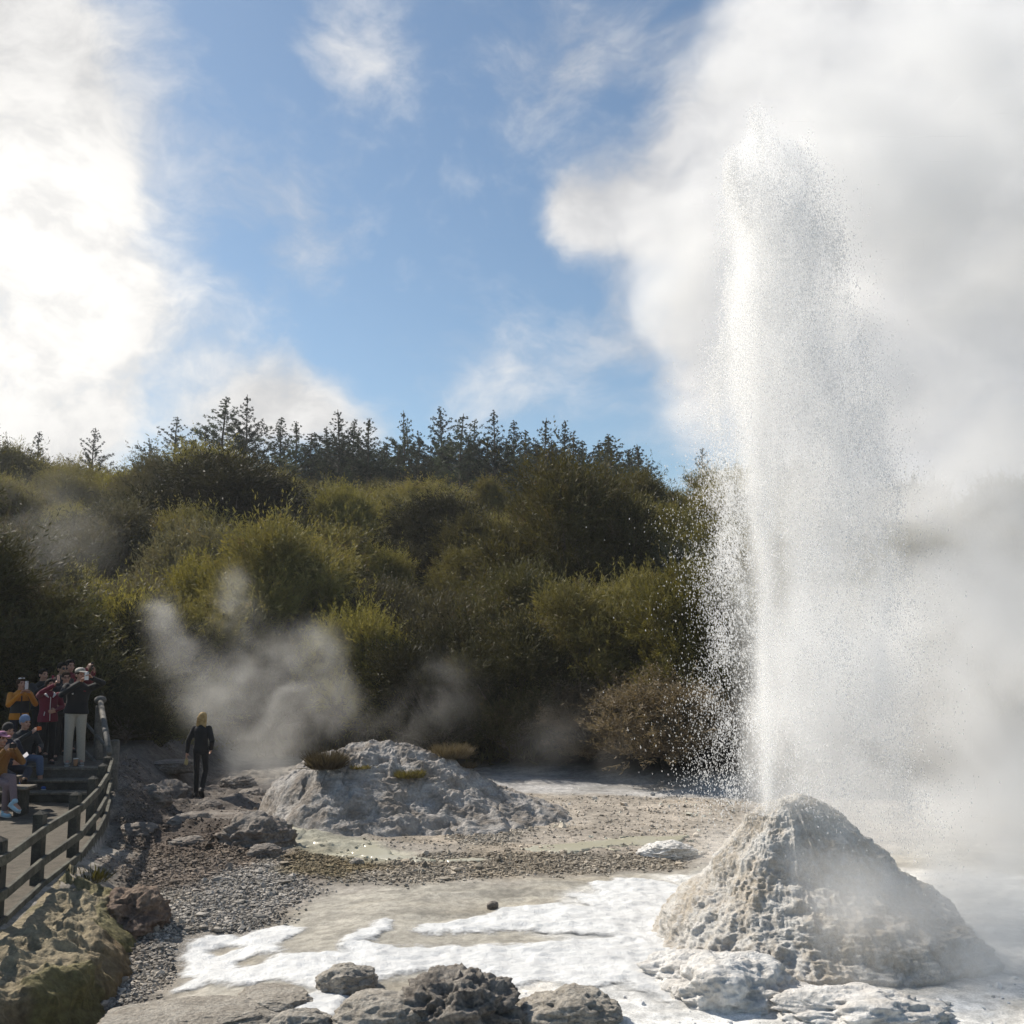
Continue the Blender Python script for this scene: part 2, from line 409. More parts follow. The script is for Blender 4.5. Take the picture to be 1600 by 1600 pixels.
# terrace and hillside soil
ins = (GX < fence_x(GY)) & (GY < 24)
tz = sstep(fence_x(GY) - GX, -.02, .05) * (GY < 24)
paint(tz, (.098, .082, .062), 0.)
GRAV = np.where(tz > .5, 0, GRAV)
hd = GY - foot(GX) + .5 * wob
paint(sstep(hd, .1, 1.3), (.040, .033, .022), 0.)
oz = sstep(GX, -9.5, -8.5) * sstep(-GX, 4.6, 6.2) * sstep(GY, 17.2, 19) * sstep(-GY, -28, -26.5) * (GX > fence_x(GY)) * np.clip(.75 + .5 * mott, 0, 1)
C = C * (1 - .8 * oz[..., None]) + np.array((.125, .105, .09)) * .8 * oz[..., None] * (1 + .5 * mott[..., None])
GCOL = np.clip(C, .01, .85)
def ground_material():
    m = bpy.data.materials.new('ground'); m.use_nodes = True; t = NT(m.node_tree); t.n.clear()
    out = t.new('ShaderNodeOutputMaterial'); b = t.new('ShaderNodeBsdfPrincipled'); co = t.new('ShaderNodeTexCoord').outputs['Object']
    a = t.new('ShaderNodeAttribute'); a.attribute_name = 'soil'
    g = t.new('ShaderNodeAttribute'); g.attribute_name = 'gravel'
    vor = t.new('ShaderNodeTexVoronoi'); t.put(vor.inputs['Vector'], co); vor.inputs['Scale'].default_value = 62
    f1 = t.noise(co, 9, 8, .68); f2 = t.noise(co, 55, 5, .7)
    c = t.mix(1., a.outputs['Color'], t.step(f1, .28, .72, .70, 1.28), 'MULTIPLY')
    c = t.mix(1., c, t.step(f2, .3, .7, .80, 1.18), 'MULTIPLY')
    vc = t.new('ShaderNodeSeparateColor'); t.l.new(vor.outputs['Color'], vc.inputs[0])
    peb = t.step(vc.outputs[0], 0., 1., .45, 1.6)
    c = t.mix(t.math('MULTIPLY', g.outputs['Fac'], .8), c, t.mix(1., c, peb, 'MULTIPLY'))
    t.put(b.inputs['Base Color'], c); b.inputs['Roughness'].default_value = .85; b.inputs['Specular IOR Level'].default_value = .25
    hgt = t.math('ADD', t.math('MULTIPLY', f1, .6), t.math('MULTIPLY', f2, .25))
    hgt = t.math('ADD', hgt, t.math('MULTIPLY', t.math('MULTIPLY', t.math('SUBTRACT', 1., vor.outputs['Distance']), g.outputs['Fac']), .5))
    bn = t.new('ShaderNodeBump'); bn.inputs['Strength'].default_value = .8; bn.inputs['Distance'].default_value = .03
    t.put(bn.inputs['Height'], hgt); t.l.new(bn.outputs[0], b.inputs['Normal']); t.l.new(b.outputs[0], out.inputs[0])
    return m
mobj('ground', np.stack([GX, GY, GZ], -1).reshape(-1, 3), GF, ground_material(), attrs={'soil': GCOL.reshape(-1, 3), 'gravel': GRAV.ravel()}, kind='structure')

# ---- sheets that lie on the ground: stream water and froth
def sheet(name, pts, mat, z_fn, step=.03, noise=.12, nscale=2.2, holes=(), cut=0., seed=0, **kw):
    P = np.array(gpoly(pts)); lo, hi = P.min(0) - .3, P.max(0) + .3
    X, Y = np.meshgrid(np.arange(lo[0], hi[0], step), np.arange(lo[1], hi[1], step))
    S = poly_sd(X, Y, P)
    for h in holes: S = np.minimum(S, -poly_sd(X, Y, np.array(gpoly(h))))
    S = S + noise * fbm(X * nscale, Y * nscale * 1.5, seed, 5, 60 + seed, gain=.6)
    S = S - cut
    Z = z_fn(X, Y, S); keep = S > 0
    ny_, nx_ = X.shape; I = np.arange(nx_ * ny_).reshape(ny_, nx_)
    K = keep[:-1, :-1] | keep[:-1, 1:] | keep[1:, 1:] | keep[1:, :-1]
    F = np.stack([I[:-1, :-1], I[:-1, 1:], I[1:, 1:], I[1:, :-1]], -1)[K]
    used = np.unique(F); mp = np.full(nx_ * ny_, -1); mp[used] = np.arange(len(used))
    V = np.stack([X, Y, Z], -1).reshape(-1, 3)[used]
    return mobj(name, V, mp[F], mat, attrs={'rim': sstep(S, 0, .24).ravel()[used]}, **kw)
M_water = material('stream water', (.41, .385, .29), .3, var=(.45, .43, .35), scale=1.5, bump=.12, bscale=18, spec=.35)
def flat_water(dz): return lambda X, Y, S: np.minimum(terrain(X, Y, True), .04) * .25 + dz + .0 * S
sheet('water', [(372, 1278), (400, 1278), (440, 1296), (520, 1306), (590, 1322), (620, 1338), (680, 1344), (760, 1347), (700, 1352), (600, 1346), (540, 1338), (560, 1326), (500, 1320), (430, 1308)], M_water, lambda X, Y, S: np.where(S > 0, terrain(X, Y, False) + .02 - .05 * (S < .03), terrain(X, Y, False) - .09), .03, .26, 2.0, kind='structure')
sheet('water', [(820, 1330), (880, 1322), (980, 1310), (1080, 1304), (1080, 1312), (1000, 1322), (900, 1334), (830, 1340)], M_water, lambda X, Y, S: np.where(S > 0, terrain(X, Y, False) + .025, terrain(X, Y, False) - .09), .03, .34, 2.4, seed=3, kind='structure')
M_froth = material('mineral froth', (.70, .70, .69), .5, var=(.60, .60, .595), scale=2.5, bump=.7, bscale=38, spec=.35, fine=(14, .06), dist=.02)
def lacy(m):                                # bubbles thin out towards the rim
    t = NT(m.node_tree); o = [n for n in t.n if n.type == 'OUTPUT_MATERIAL'][0]; src = o.inputs[0].links[0].from_socket
    a = t.new('ShaderNodeAttribute'); a.attribute_name = 'rim'; co = t.new('ShaderNodeTexCoord').outputs['Object']
    vo = t.new('ShaderNodeTexVoronoi'); t.put(vo.inputs['Vector'], co); vo.inputs['Scale'].default_value = 22
    al = t.math('ADD', a.outputs['Fac'], t.math('MULTIPLY', t.math('SUBTRACT', t.noise(co, 7, 6, .7), .5), .9))
    al = t.math('SUBTRACT', al, t.math('MULTIPLY', t.math('SUBTRACT', .45, vo.outputs['Distance']), .25))
    tp = t.new('ShaderNodeBsdfTransparent'); mx = t.new('ShaderNodeMixShader'); t.put(mx.inputs[0], t.step(al, .0, .95)); t.l.new(tp.outputs[0], mx.inputs[1]); t.l.new(src, mx.inputs[2]); t.l.new(mx.outputs[0], o.inputs[0])
lacy(M_froth)
def froth_z(X, Y, S):
    t = sstep(S, 0, .07)
    t = sstep(S, 0, .22)
    return terrain(X, Y, True) + np.where(S > 0, .003 + .020 * t + .022 * t * fbm(X * 2.5, Y * 7, 4, 4, 90, ridge=True) + .010 * t * fbm(X * 9, Y * 14, 4, 3, 91), -.012)
FROTH = [(272, 1528), (300, 1512), (286, 1480), (292, 1455), (330, 1447), (362, 1446), (372, 1454), (405, 1440), (440, 1438), (468, 1445), (452, 1458), (435, 1470), (455, 1490), (500, 1494), (530, 1490), (540, 1466), (575, 1452), (604, 1438), (618, 1452), (590, 1466), (560, 1476),
         (600, 1482), (690, 1470), (640, 1458), (656, 1446), (735, 1436), (790, 1420), (870, 1413), (915, 1418), (895, 1400), (930, 1398), (925, 1382), (960, 1374), (1010, 1376), (1060, 1384), (1090, 1400), (1100, 1580), (1040, 1570), (960, 1545), (900, 1560), (860, 1545), (800, 1548), (740, 1520), (660, 1520),
         (560, 1545), (520, 1590), (480, 1640), (400, 1640), (440, 1590), (500, 1545), (440, 1530), (380, 1532), (330, 1520)]
sheet('froth', FROTH, M_froth, froth_z, .022, .14, 2.6, cut=-.11, holes=[[(372, 1492), (400, 1484), (425, 1490), (400, 1502), (375, 1502)], [(330, 1468), (352, 1462), (370, 1468), (345, 1474)], [(560, 1472), (640, 1462), (800, 1458), (950, 1470), (820, 1482), (640, 1484)]], seed=7,
      label='bright white froth spread over the flat in front of the cone', cat='froth', kind='stuff')
# trickle of foam beside the path
sheet('froth', [(350, 1262), (362, 1266), (384, 1282), (380, 1288), (362, 1276)], M_froth, froth_z, .03, .08, 2.6, seed=9,
      label='thin white trickle of froth beside the rocky path', cat='froth', kind='stuff')

# ------------------------------------------------------------------ rocks
M_rock = material('grey sinter rock', (.40, .365, .315), .9, var=(.28, .25, .21), scale=5, bump=.9, bscale=22, fine=(30, .35), dist=.05)
M_dark = material('dark craggy rock', (.30, .27, .235), .85, var=(.15, .13, .11), scale=4, bump=1., bscale=20, fine=(26, .4), dist=.06)
M_brownrock = material('brown lumpy rock', (.27, .24, .21), .9, var=(.18, .15, .125), scale=3, bump=.9, bscale=18, fine=(24, .35), dist=.05)
M_white = material('white sinter', (.72, .70, .67), .75, var=(.56, .53, .49), scale=4, bump=.9, bscale=24, fine=(24, .2), dist=.04)
_ico = {}
def ico(n):
    if n not in _ico:
        import bmesh
        b = bmesh.new(); bmesh.ops.create_icosphere(b, subdivisions=n, radius=1)
        _ico[n] = (np.array([v.co[:] for v in b.verts]), np.array([[v.index for v in f.verts] for f in b.faces])); b.free()
    return _ico[n]
def rock(name, c, r, mat, label, cat='rock', seed=0, rough=.28, craggy=.0, freq=1.3, rz=0., flat=None, sub=6, group=None, sink=.3, tilt=0.):
    V, F = ico(sub); V = V.copy(); s = seed * 7.7
    n = fbm(V[:, 0] * freq + s, V[:, 1] * freq, V[:, 2] * freq, 6, seed, gain=.52)
    k = 1 + rough * n
    if craggy:
        q = fbm(V[:, 0] * freq * 2.1 + s, V[:, 1] * freq * 2.1, V[:, 2] * freq * 2.1, 5, seed + 9, ridge=True)
        k = k + craggy * (np.floor(q * 4) / 4 * .6 + q * .4)
        pit = sstep(fbm(V[:, 0] * 3.2 + s, V[:, 1] * 3.2, V[:, 2] * 3.2, 3, seed + 5), .18, .45); k = k - craggy * .8 * pit
    V = V * k[:, None]
    if flat is not None: V[:, 2] = np.where(V[:, 2] > flat, flat + (V[:, 2] - flat) * .22, V[:, 2])
    V = V * np.array(r)
    if tilt: V = V @ np.array(Matrix.Rotation(tilt, 3, 'Y')).T
    V = V @ np.array(Matrix.Rotation(rz, 3, 'Z')).T
    z0 = float(terrain(c[0], c[1], False)) if len(c) == 2 else c[2]
    o = mobj(name, V, F, mat, label=label, cat=cat, group=group)
    o.location = (c[0], c[1], z0 + r[2] * (1 - sink) * .5); return o
def g2(px, py): return tuple(gnd(px, py)[:2])
rock('boulder', g2(716, 1604), (.46, .40, .33), M_dark, 'dark craggy pitted boulder standing up out of the white froth', seed=3, rough=.42, craggy=.26, freq=1.5, sub=6, rz=.3, sink=.75)
rock('rock', g2(596, 1612), (.40, .34, .20), M_rock, 'smooth grey rock leaning against the dark craggy boulder, on its side nearer the fence', seed=5, rough=.3, craggy=.1, sink=.3)
rock('rock', g2(888, 1596), (.42, .34, .19), M_rock, 'broad grey rock between the dark craggy boulder and the geyser cone', seed=8, rough=.35, craggy=.13, rz=-.4, sink=.5)
rock('rock', g2(542, 1545), (.27, .22, .16), M_rock, 'small tan rock half sunk in froth behind the foreground boulders', seed=11, rough=.3, craggy=.1, sink=.3)
rock('rock_slab', g2(290, 1588), (.74, .42, .20), M_rock, 'flat tan rock slab with a broken edge beside the grey gravel', 'rock slab', seed=14, rough=.25, craggy=.08, flat=.45, rz=.12, sink=.9)
rock('rock_slab', g2(430, 1560), (.36, .26, .10), M_rock, 'thin flat grey slab lying in froth next to the larger tan slab', 'rock slab', seed=15, rough=.3, craggy=.1, flat=.5, rz=-.5, sink=.7)
rock('rock', g2(480, 1618), (.30, .20, .14), M_rock, 'low grey rock cut off by the bottom edge in front of the froth', seed=17, rough=.3, craggy=.1, sink=.4)
rock('boulder', g2(404, 1322), (.58, .42, .36), M_brownrock, 'grey rounded boulder beside the pale stream below the walking woman', seed=19, rough=.34, craggy=.16, rz=-.25, sink=.6)
rock('rock', g2(415, 1338), (.26, .2, .13), M_brownrock, 'small grey rock at the foot of the boulder by the stream', seed=20, rough=.3, craggy=.1)
rock('rock', (-4.35, 12.1), (.40, .52, .34), material('reddish rock', (.21, .155, .115), .9, var=(.13, .09, .07), scale=4, bump=.9, bscale=20, fine=(22, .35), dist=.05), 'reddish brown rock with a hollow below the end of the fence board', seed=23, rough=.4, craggy=.22, sink=.9)
rock('rock_slab', g2(262, 1228), (.62, .5, .17), M_brownrock, 'flat grey slab among the lumpy ground close to the fence', 'rock slab', seed=24, rough=.3, craggy=.15, flat=.5)
rock('rock_slab', g2(340, 1283), (.66, .5, .16), M_brownrock, 'long low grey ledge just in front of the walking woman', 'rock slab', seed=26, rough=.35, craggy=.18, flat=.4, rz=.5)
rock('rock', g2(372, 1228), (.36, .3, .17), M_brownrock, 'dark low rock behind the walking woman near the grey mound', seed=27, rough=.35, craggy=.15)
rock('rock_slab', g2(225, 1206), (.7, .4, .16), M_brownrock, 'pale low rock ledge below the handrail at the edge of the bush', 'rock slab', seed=28, rough=.35, craggy=.2, flat=.4)
rock('rock', g2(1042, 1335), (.40, .26, .15), M_white, 'pale crusted lump on the flat behind the geyser cone', seed=29, rough=.35, craggy=.15)
rock('rock', g2(770, 1420), (.07, .06, .06), M_dark, 'tiny dark stone alone on the cream flat behind the froth', seed=31, sub=4, sink=0)
rock('rock', g2(558, 1350), (.10, .07, .06), M_rock, 'little pale stone at the edge of the pale stream', seed=32, sub=4, sink=0)
rock('sinter_ledge', g2(1150, 1562), (.58, .42, .30), M_white, 'overhanging white sinter ledge with a dark hollow at the foot of the cone', 'rock ledge', seed=35, rough=.5, craggy=.10, freq=1.6, sink=.95)
rock('sinter_ledge', g2(1340, 1590), (.75, .45, .2), M_white, 'low rounded white sinter ledge under the steaming side of the cone', 'rock ledge', seed=37, rough=.5, craggy=.08, freq=1.6, sink=1.)
rock('sinter_ledge', g2(1085, 1530), (.5, .4, .2), M_white, 'small white crusted shelf where the froth meets the cone', 'rock ledge', seed=38, rough=.5, craggy=.08, freq=1.6, sink=1.)
for k, (x, y, r3, lab) in enumerate([(-6.15, 17.3, (.34, .26, .2), 'brown stone lodged in the slope just outside the corner of the fence'), (-5.6, 18.3, (.5, .36, .2), 'broad grey brown rock half way along the edge of the rocky path'),
        (-6.65, 19.4, (.42, .34, .24), 'lumpy brown rock below the sloping handrail'), (-5.75, 19.9, (.3, .24, .16), 'small brown stone just in front of the feet of the walking woman'), (-6.9, 21.3, (.5, .4, .26), 'brown rock against the dark bush beside the walking woman'),
        (-5.1, 16.6, (.3, .22, .12), 'small flat stone set in the brown gravel between the fence and the boulder'), (-5.3, 21.6, (.4, .3, .16), 'low brown rock on the far side of the walking woman')]):
    rock('rock', (x, y), r3, M_brownrock, lab, seed=50 + k, rough=.36, craggy=.16, rz=k * 1.3, sink=.9, sub=5)
# earth bank under the fence
def bank():
    Y = np.linspace(8.0, 13.4, 260); S = np.linspace(0, 1, 110)
    YY, SS = np.meshgrid(Y, S); fx = fence_x(YY) - .03
    wid = 1.42 + .28 * fbm(YY * .8, 0, 3, 3, 5) ; wid = wid * sstep(-YY, -13.4, -11.9) + .15
    X = fx + SS * wid
    prof = np.where(SS < .62, 1 - .16 * SS / .62, .84 * (1 - sstep(SS, .62, .97)))
    lump = .025 * fbm(YY * 9, SS * 11, 3, 4, 83, ridge=True) + .10 * fbm(YY * 1.6, SS * 2.4, 0, 6, 77) + .10 * fbm(YY * 3.1, SS * 4, 2, 5, 78, ridge=True)
    lowz = -.32
    Z = lowz + (TERR - .02 - lowz) * prof + lump * sstep(SS, .05, .3) * sstep(1 - SS, 0, .2) * 1.3
    X = X + .16 * fbm(YY * 2.4, Z * 3.5, 5, 5, 79) * sstep(SS, .4, .7)
    Yj = YY + .10 * fbm(YY * 2.2, Z * 3, 8, 4, 80) * sstep(SS, .4, .7)
    I = np.arange(X.size).reshape(X.shape); F = np.stack([I[:-1, :-1], I[1:, :-1], I[1:, 1:], I[:-1, 1:]], -1).reshape(-1, 4)
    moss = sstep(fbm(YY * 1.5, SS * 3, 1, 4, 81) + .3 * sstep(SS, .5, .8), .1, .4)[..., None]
    c = np.array((.30, .25, .165)) * (1 - sstep(SS, .55, .8)[..., None]) + np.array((.135, .095, .05)) * sstep(SS, .55, .8)[..., None]  # sunlit gold painted on the top, shaded brown on the front face
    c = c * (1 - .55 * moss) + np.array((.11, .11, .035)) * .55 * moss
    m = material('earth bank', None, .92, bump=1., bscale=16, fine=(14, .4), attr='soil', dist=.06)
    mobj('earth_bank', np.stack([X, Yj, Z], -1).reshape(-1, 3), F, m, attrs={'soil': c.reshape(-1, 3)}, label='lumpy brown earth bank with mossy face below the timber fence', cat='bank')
bank()

# ------------------------------------------------------------------ the grey mound
def heap(name, cx, cy, z0, ang_r, prof, mat, label, cat, seed, disp, na=420, nr=200, prof2=None):
    """a mound: radius by angle, height profile by fraction of the radius"""
    A = np.linspace(0, 2 * np.pi, na, endpoint=False); S = np.linspace(0, 1, nr)
    AA, SS = np.meshgrid(A, S)
    rad = np.interp(AA, *ang_r, period=2 * np.pi)
    X, Y = np.cos(AA) * SS * rad, np.sin(AA) * SS * rad
    rad_n = 1 + .10 * fbm(np.cos(AA) * 2, np.sin(AA) * 2, 1, 4, seed); X *= rad_n; Y *= rad_n
    Z = np.interp(SS, *prof)
    if prof2: wl = sstep(-np.cos(AA), -.6, .9); Z = Z * (1 - wl) + np.interp(SS, *prof2) * wl
    X, Y, Z = disp(X, Y, Z, AA, SS)
    I = np.arange(X.size).reshape(X.shape); J = np.roll(I, -1, 1)
    F = np.stack([I[:-1], I[1:], J[1:], J[:-1]], -1).reshape(-1, 4)
    return mobj(name, np.stack([X, Y, Z], -1).reshape(-1, 3), F, mat, label=label, cat=cat), (X, Y, Z)
def mound_disp(X, Y, Z, A, S):
    e = sstep(1 - S, 0, .12)
    wq = .35 * fbm(X * 1.1, Y * 1.1, Z, 3, 107)
    r = fbm(X * 1.25 + wq, Y * 1.4 + wq, Z * 2.2, 6, 101, ridge=True, gain=.56); q = fbm(X * 2.2, Y * 2.2, Z * 3, 5, 102)
    st = np.floor((Z + .12 * q) * 5) / 5 - Z
    top = sstep(Z, .6, 1.2)
    Z = Z + e * (.10 * r + .08 * q + .20 * st * .5 - .07 * sstep(fbm(X * 2.4, Y * 2.4, Z * 2.4, 4, 108), .16, .36) + .045 * fbm(X * 6, Y * 6, Z * 6, 4, 106, ridge=True)) + top * .06 * fbm(X * 4, Y * 4, 1, 5, 103, ridge=True)
    Z = np.where(Z > 0, Z * .86, Z); crack = np.exp(-(fbm(X * .7, Y * .7, 4, 4, 104) / .022) ** 2); Z = Z - .05 * crack * e
    k = 1 + e * .05 * fbm(X * 2, Y * 2, Z * 2, 5, 105)
    return X * k, Y * k, Z
M_mound = material('grey mound sinter', (.40, .375, .35), .9, var=(.22, .19, .16), scale=2.2, bump=1., bscale=14, fine=(20, .25), dist=.06)
mc = gnd(602, 1268); MCX, MCY = -2.25, 19.3
ang = np.radians([0, 45, 90, 135, 180, 225, 270, 315]); rr = [3.7, 2.8, 2.2, 2.2, 2.35, 2.4, 2.3, 3.0]
mo, mpts = heap('sinter_mound', MCX, MCY, 0, (ang, rr), ([0, .10, .22, .34, .46, .60, .75, .90, 1.], [1.43, 1.38, 1.24, 1.02, .76, .47, .22, .03, -.12]), M_mound, 'wide low grey sinter mound with cracks and tufts on top', 'mound', 100, mound_disp, 620, 280,
    prof2=([0, .15, .3, .5, .68, .82, .92, 1.], [1.46, 1.43, 1.36, 1.22, 1.0, .68, .32, -.12]))
mo.location = (MCX, MCY, 0)

# ------------------------------------------------------------------ the geyser cone
CX, CY = 2.98, 11.35
def cone_disp(X, Y, Z, A, S):
    e = sstep(1 - S, 0, .08)
    big = fbm(X * 1.1 + 3, Y * 1.1, Z * 1.3, 4, 201)
    rid = fbm(np.cos(A) * 3.2, np.sin(A) * 3.2, Z * .9, 5, 202, ridge=True)           # drip flutes down the sides
    mid = fbm(X * 3, Y * 3, Z * 4, 5, 203); fin = fbm(X * 9, Y * 9, Z * 9, 4, 204, ridge=True)
    cau = fbm(X * 22, Y * 22, Z * 22, 3, 205, ridge=True)
    k = 1 + e * sstep(S, .05, .2) * (.20 * big + .09 * rid + .045 * mid + .024 * fin + .012 * cau)
    st = np.floor((Z + .1 * mid + .05 * rid) * 4.5) / 4.5 - Z
    Z = Z + e * (.35 * st * .3 + .07 * big + .04 * mid + .02 * fin + .009 * cau)
    # vent hollow towards the jet and a higher lump behind it
    px_, py_ = X + .21, Y + .02
    Z = Z - .22 * np.exp(-(px_ ** 2 + py_ ** 2) / .012)
    Z = Z + .06 * np.exp(-((X - .17) ** 2 + (Y - .05) ** 2) / .035)
    return X * k, Y * k, Z
M_cone = bpy.data.materials.new('geyser sinter'); M_cone.use_nodes = True
def cone_material(m):
    t = NT(m.node_tree); t.n.clear(); out = t.new('ShaderNodeOutputMaterial'); b = t.new('ShaderNodeBsdfPrincipled')
    co = t.new('ShaderNodeTexCoord').outputs['Object']
    n1 = t.noise(t.vmath('MULTIPLY', co, (1, 1, .45)), 2.4, 8, .65); n2 = t.noise(co, 14, 8, .7); n3 = t.noise(co, 60, 5, .7)
    c = t.mix(t.step(n1, .38, .60), (.60, .575, .535), (.45, .39, .315))
    c = t.mix(t.step(n2, .42, .70, 0, .65), c, (.66, .65, .635))
    c = t.mix(1., c, t.step(n3, .3, .7, .78, 1.15), 'MULTIPLY')
    t.put(b.inputs['Base Color'], c); b.inputs['Roughness'].default_value = .62; b.inputs['Specular IOR Level'].default_value = .4
    bn = t.new('ShaderNodeBump'); bn.inputs['Strength'].default_value = .9; bn.inputs['Distance'].default_value = .04
    t.put(bn.inputs['Height'], t.math('ADD', n2, t.math('MULTIPLY', n3, .4))); t.l.new(bn.outputs[0], b.inputs['Normal']); t.l.new(b.outputs[0], out.inputs[0])
cone_material(M_cone)
co_, cpts = heap('geyser_cone', CX, CY, 0, (ang, [2.2, 1.9, 1.6, 1.5, 1.50, 1.42, 1.35, 1.75]),
                 ([0, .07, .15, .235, .32, .41, .50, .60, .70, .82, .93, 1.], [1.40, 1.50, 1.45, 1.33, 1.17, .99, .80, .62, .46, .26, .06, -.15]), M_cone, 'steaming white and tan geyser cone that the tall jet spouts from', 'geyser cone', 200, cone_disp, 560, 260)
co_.location = (CX, CY, 0)

# ------------------------------------------------------------------ loose gravel
def gravel():
    n = 42000
    W = np.clip(GRAV, 0, 1).copy(); W[(GX < -9.2) | (GX > 6) | (GY < 8.4) | (GY > 22) | (poly_sd(GX, GY, gpoly(FROTH)) > -.12)] = 0
    W = W * np.where(GRAV > .6, 1, .25) * np.clip((15. / np.maximum(GY, 1)) ** 1.5, .3, 2.5)
    p = (W / W.sum()).ravel(); pick = rng.choice(len(p), n, p=p)
    x = GX.ravel()[pick] + rng.uniform(-.04, .04, n); y = GY.ravel()[pick] + rng.uniform(-.04, .04, n); z = GZ.ravel()[pick]
    s = .006 + .016 * rng.random(n) ** 3 * 1.4; s[rng.random(n) < .02] *= 2.2
    V0, F0 = ico(1)
    var = [V0 * (1 + .3 * np.random.default_rng(k).standard_normal(len(V0)))[:, None] for k in range(12)]
    ang_ = rng.uniform(0, 6.28, n); V = np.empty((n, len(V0), 3), np.float32); vk = rng.integers(0, 12, n)
    sc3 = s[:, None] * rng.uniform(.7, 1.4, (n, 3)) * np.array((1, 1, .75))
    for k in range(12):
        m = vk == k; B = var[k][None] * sc3[m][:, None]
        ca, sa = np.cos(ang_[m])[:, None], np.sin(ang_[m])[:, None]
        V[m, :, 0] = B[..., 0] * ca - B[..., 1] * sa + x[m][:, None]; V[m, :, 1] = B[..., 0] * sa + B[..., 1] * ca + y[m][:, None]; V[m, :, 2] = B[..., 2] + (z[m] + s[m] * .35)[:, None]
    F = (F0[None] + (np.arange(n) * len(V0))[:, None, None]).reshape(-1, 3)
    c = GCOL.reshape(-1, 3)[pick] * rng.uniform(.55, 1.9, (n, 1)); c = np.clip(c, .02, .6)
    mobj('gravel', V.reshape(-1, 3), F, material('gravel', None, .85, attr='soil'), smooth=False, attrs={'soil': np.repeat(c, len(V0), 0)}, label='loose grey and brown gravel scattered over the geothermal flat', cat='gravel', kind='stuff')
gravel()
# ------------------------------------------------------------------ vegetation
def leaf_material(name, a, b, dry=None, tr=.24):
    m = bpy.data.materials.new(name); m.use_nodes = True; t = NT(m.node_tree); t.n.clear()
    out = t.new('ShaderNodeOutputMaterial'); p = t.new('ShaderNodeBsdfPrincipled')
    at_ = t.new('ShaderNodeAttribute'); at_.attribute_name = 'tint'
    oi = t.new('ShaderNodeObjectInfo')
    f = t.math('ADD', t.math('MULTIPLY', at_.outputs['Fac'], .65), t.math('MULTIPLY', oi.outputs['Random'], .35))
    c = t.mix(f, a, b)
    if dry: c = t.mix(t.step(at_.outputs['Fac'], .80, .95), c, dry)
    c = t.mix(1., c, t.step(oi.outputs['Random'], 0., 1., .62, 1.28), 'MULTIPLY')
    t.put(p.inputs['Base Color'], c); p.inputs['Roughness'].default_value = .6; p.inputs['Specular IOR Level'].default_value = .2
    tr_ = t.new('ShaderNodeBsdfTranslucent'); t.put(tr_.inputs[0], t.mix(1., c, (1.25, 1.2, .7), 'MULTIPLY'))
    mxs = t.new('ShaderNodeMixShader'); mxs.inputs[0].default_value = tr
    t.l.new(p.outputs[0], mxs.inputs[1]); t.l.new(tr_.outputs[0], mxs.inputs[2]); t.l.new(mxs.outputs[0], out.inputs[0])
    return m
L_olive = leaf_material('olive foliage', (.055, .049, .017), (.275, .240, .082), (.16, .12, .06))  # first foliage colour deepened to paint in the shadow between leaves
L_dark = leaf_material('dark foliage', (.026, .026, .011), (.110, .100, .038), (.09, .07, .04), .2)
L_bright = leaf_material('fresh foliage', (.068, .064, .019), (.310, .275, .082), (.17, .14, .05), .28)
L_dry = leaf_material('dry brown foliage', (.09, .07, .048), (.19, .15, .10), (.21, .165, .11), .22)
L_grey = leaf_material('grey green foliage', (.062, .056, .034), (.255, .228, .135), (.17, .14, .09), .24)
L_pine = leaf_material('pine needles', (.036, .048, .038), (.075, .092, .068), (.08, .07, .045), .25)  # needles paler and bluish, distant haze put into their colour
M_bark = material('bark', (.085, .068, .052), .9, var=(.14, .115, .09), scale=6, bump=.6, bscale=20)
def spikes(P, D, L, wd, g):
    """thin leaf sprays: one narrow triangle at P along D"""
    n = len(P); D = D / (np.linalg.norm(D, axis=1)[:, None] + 1e-9)
    s = np.cross(D, g.standard_normal((n, 3))); s /= np.linalg.norm(s, axis=1)[:, None] + 1e-9
    L = np.broadcast_to(L, (n,))[:, None]; wd = np.broadcast_to(wd, (n,))[:, None]
    mid = P + D * L * .45; tip = P + D * L + np.array((0, 0, -.06)) * L
    V = np.stack([P, mid + s * wd, tip, mid - s * wd], 1)
    return V.reshape(-1, 3), np.arange(n * 4).reshape(-1, 4)
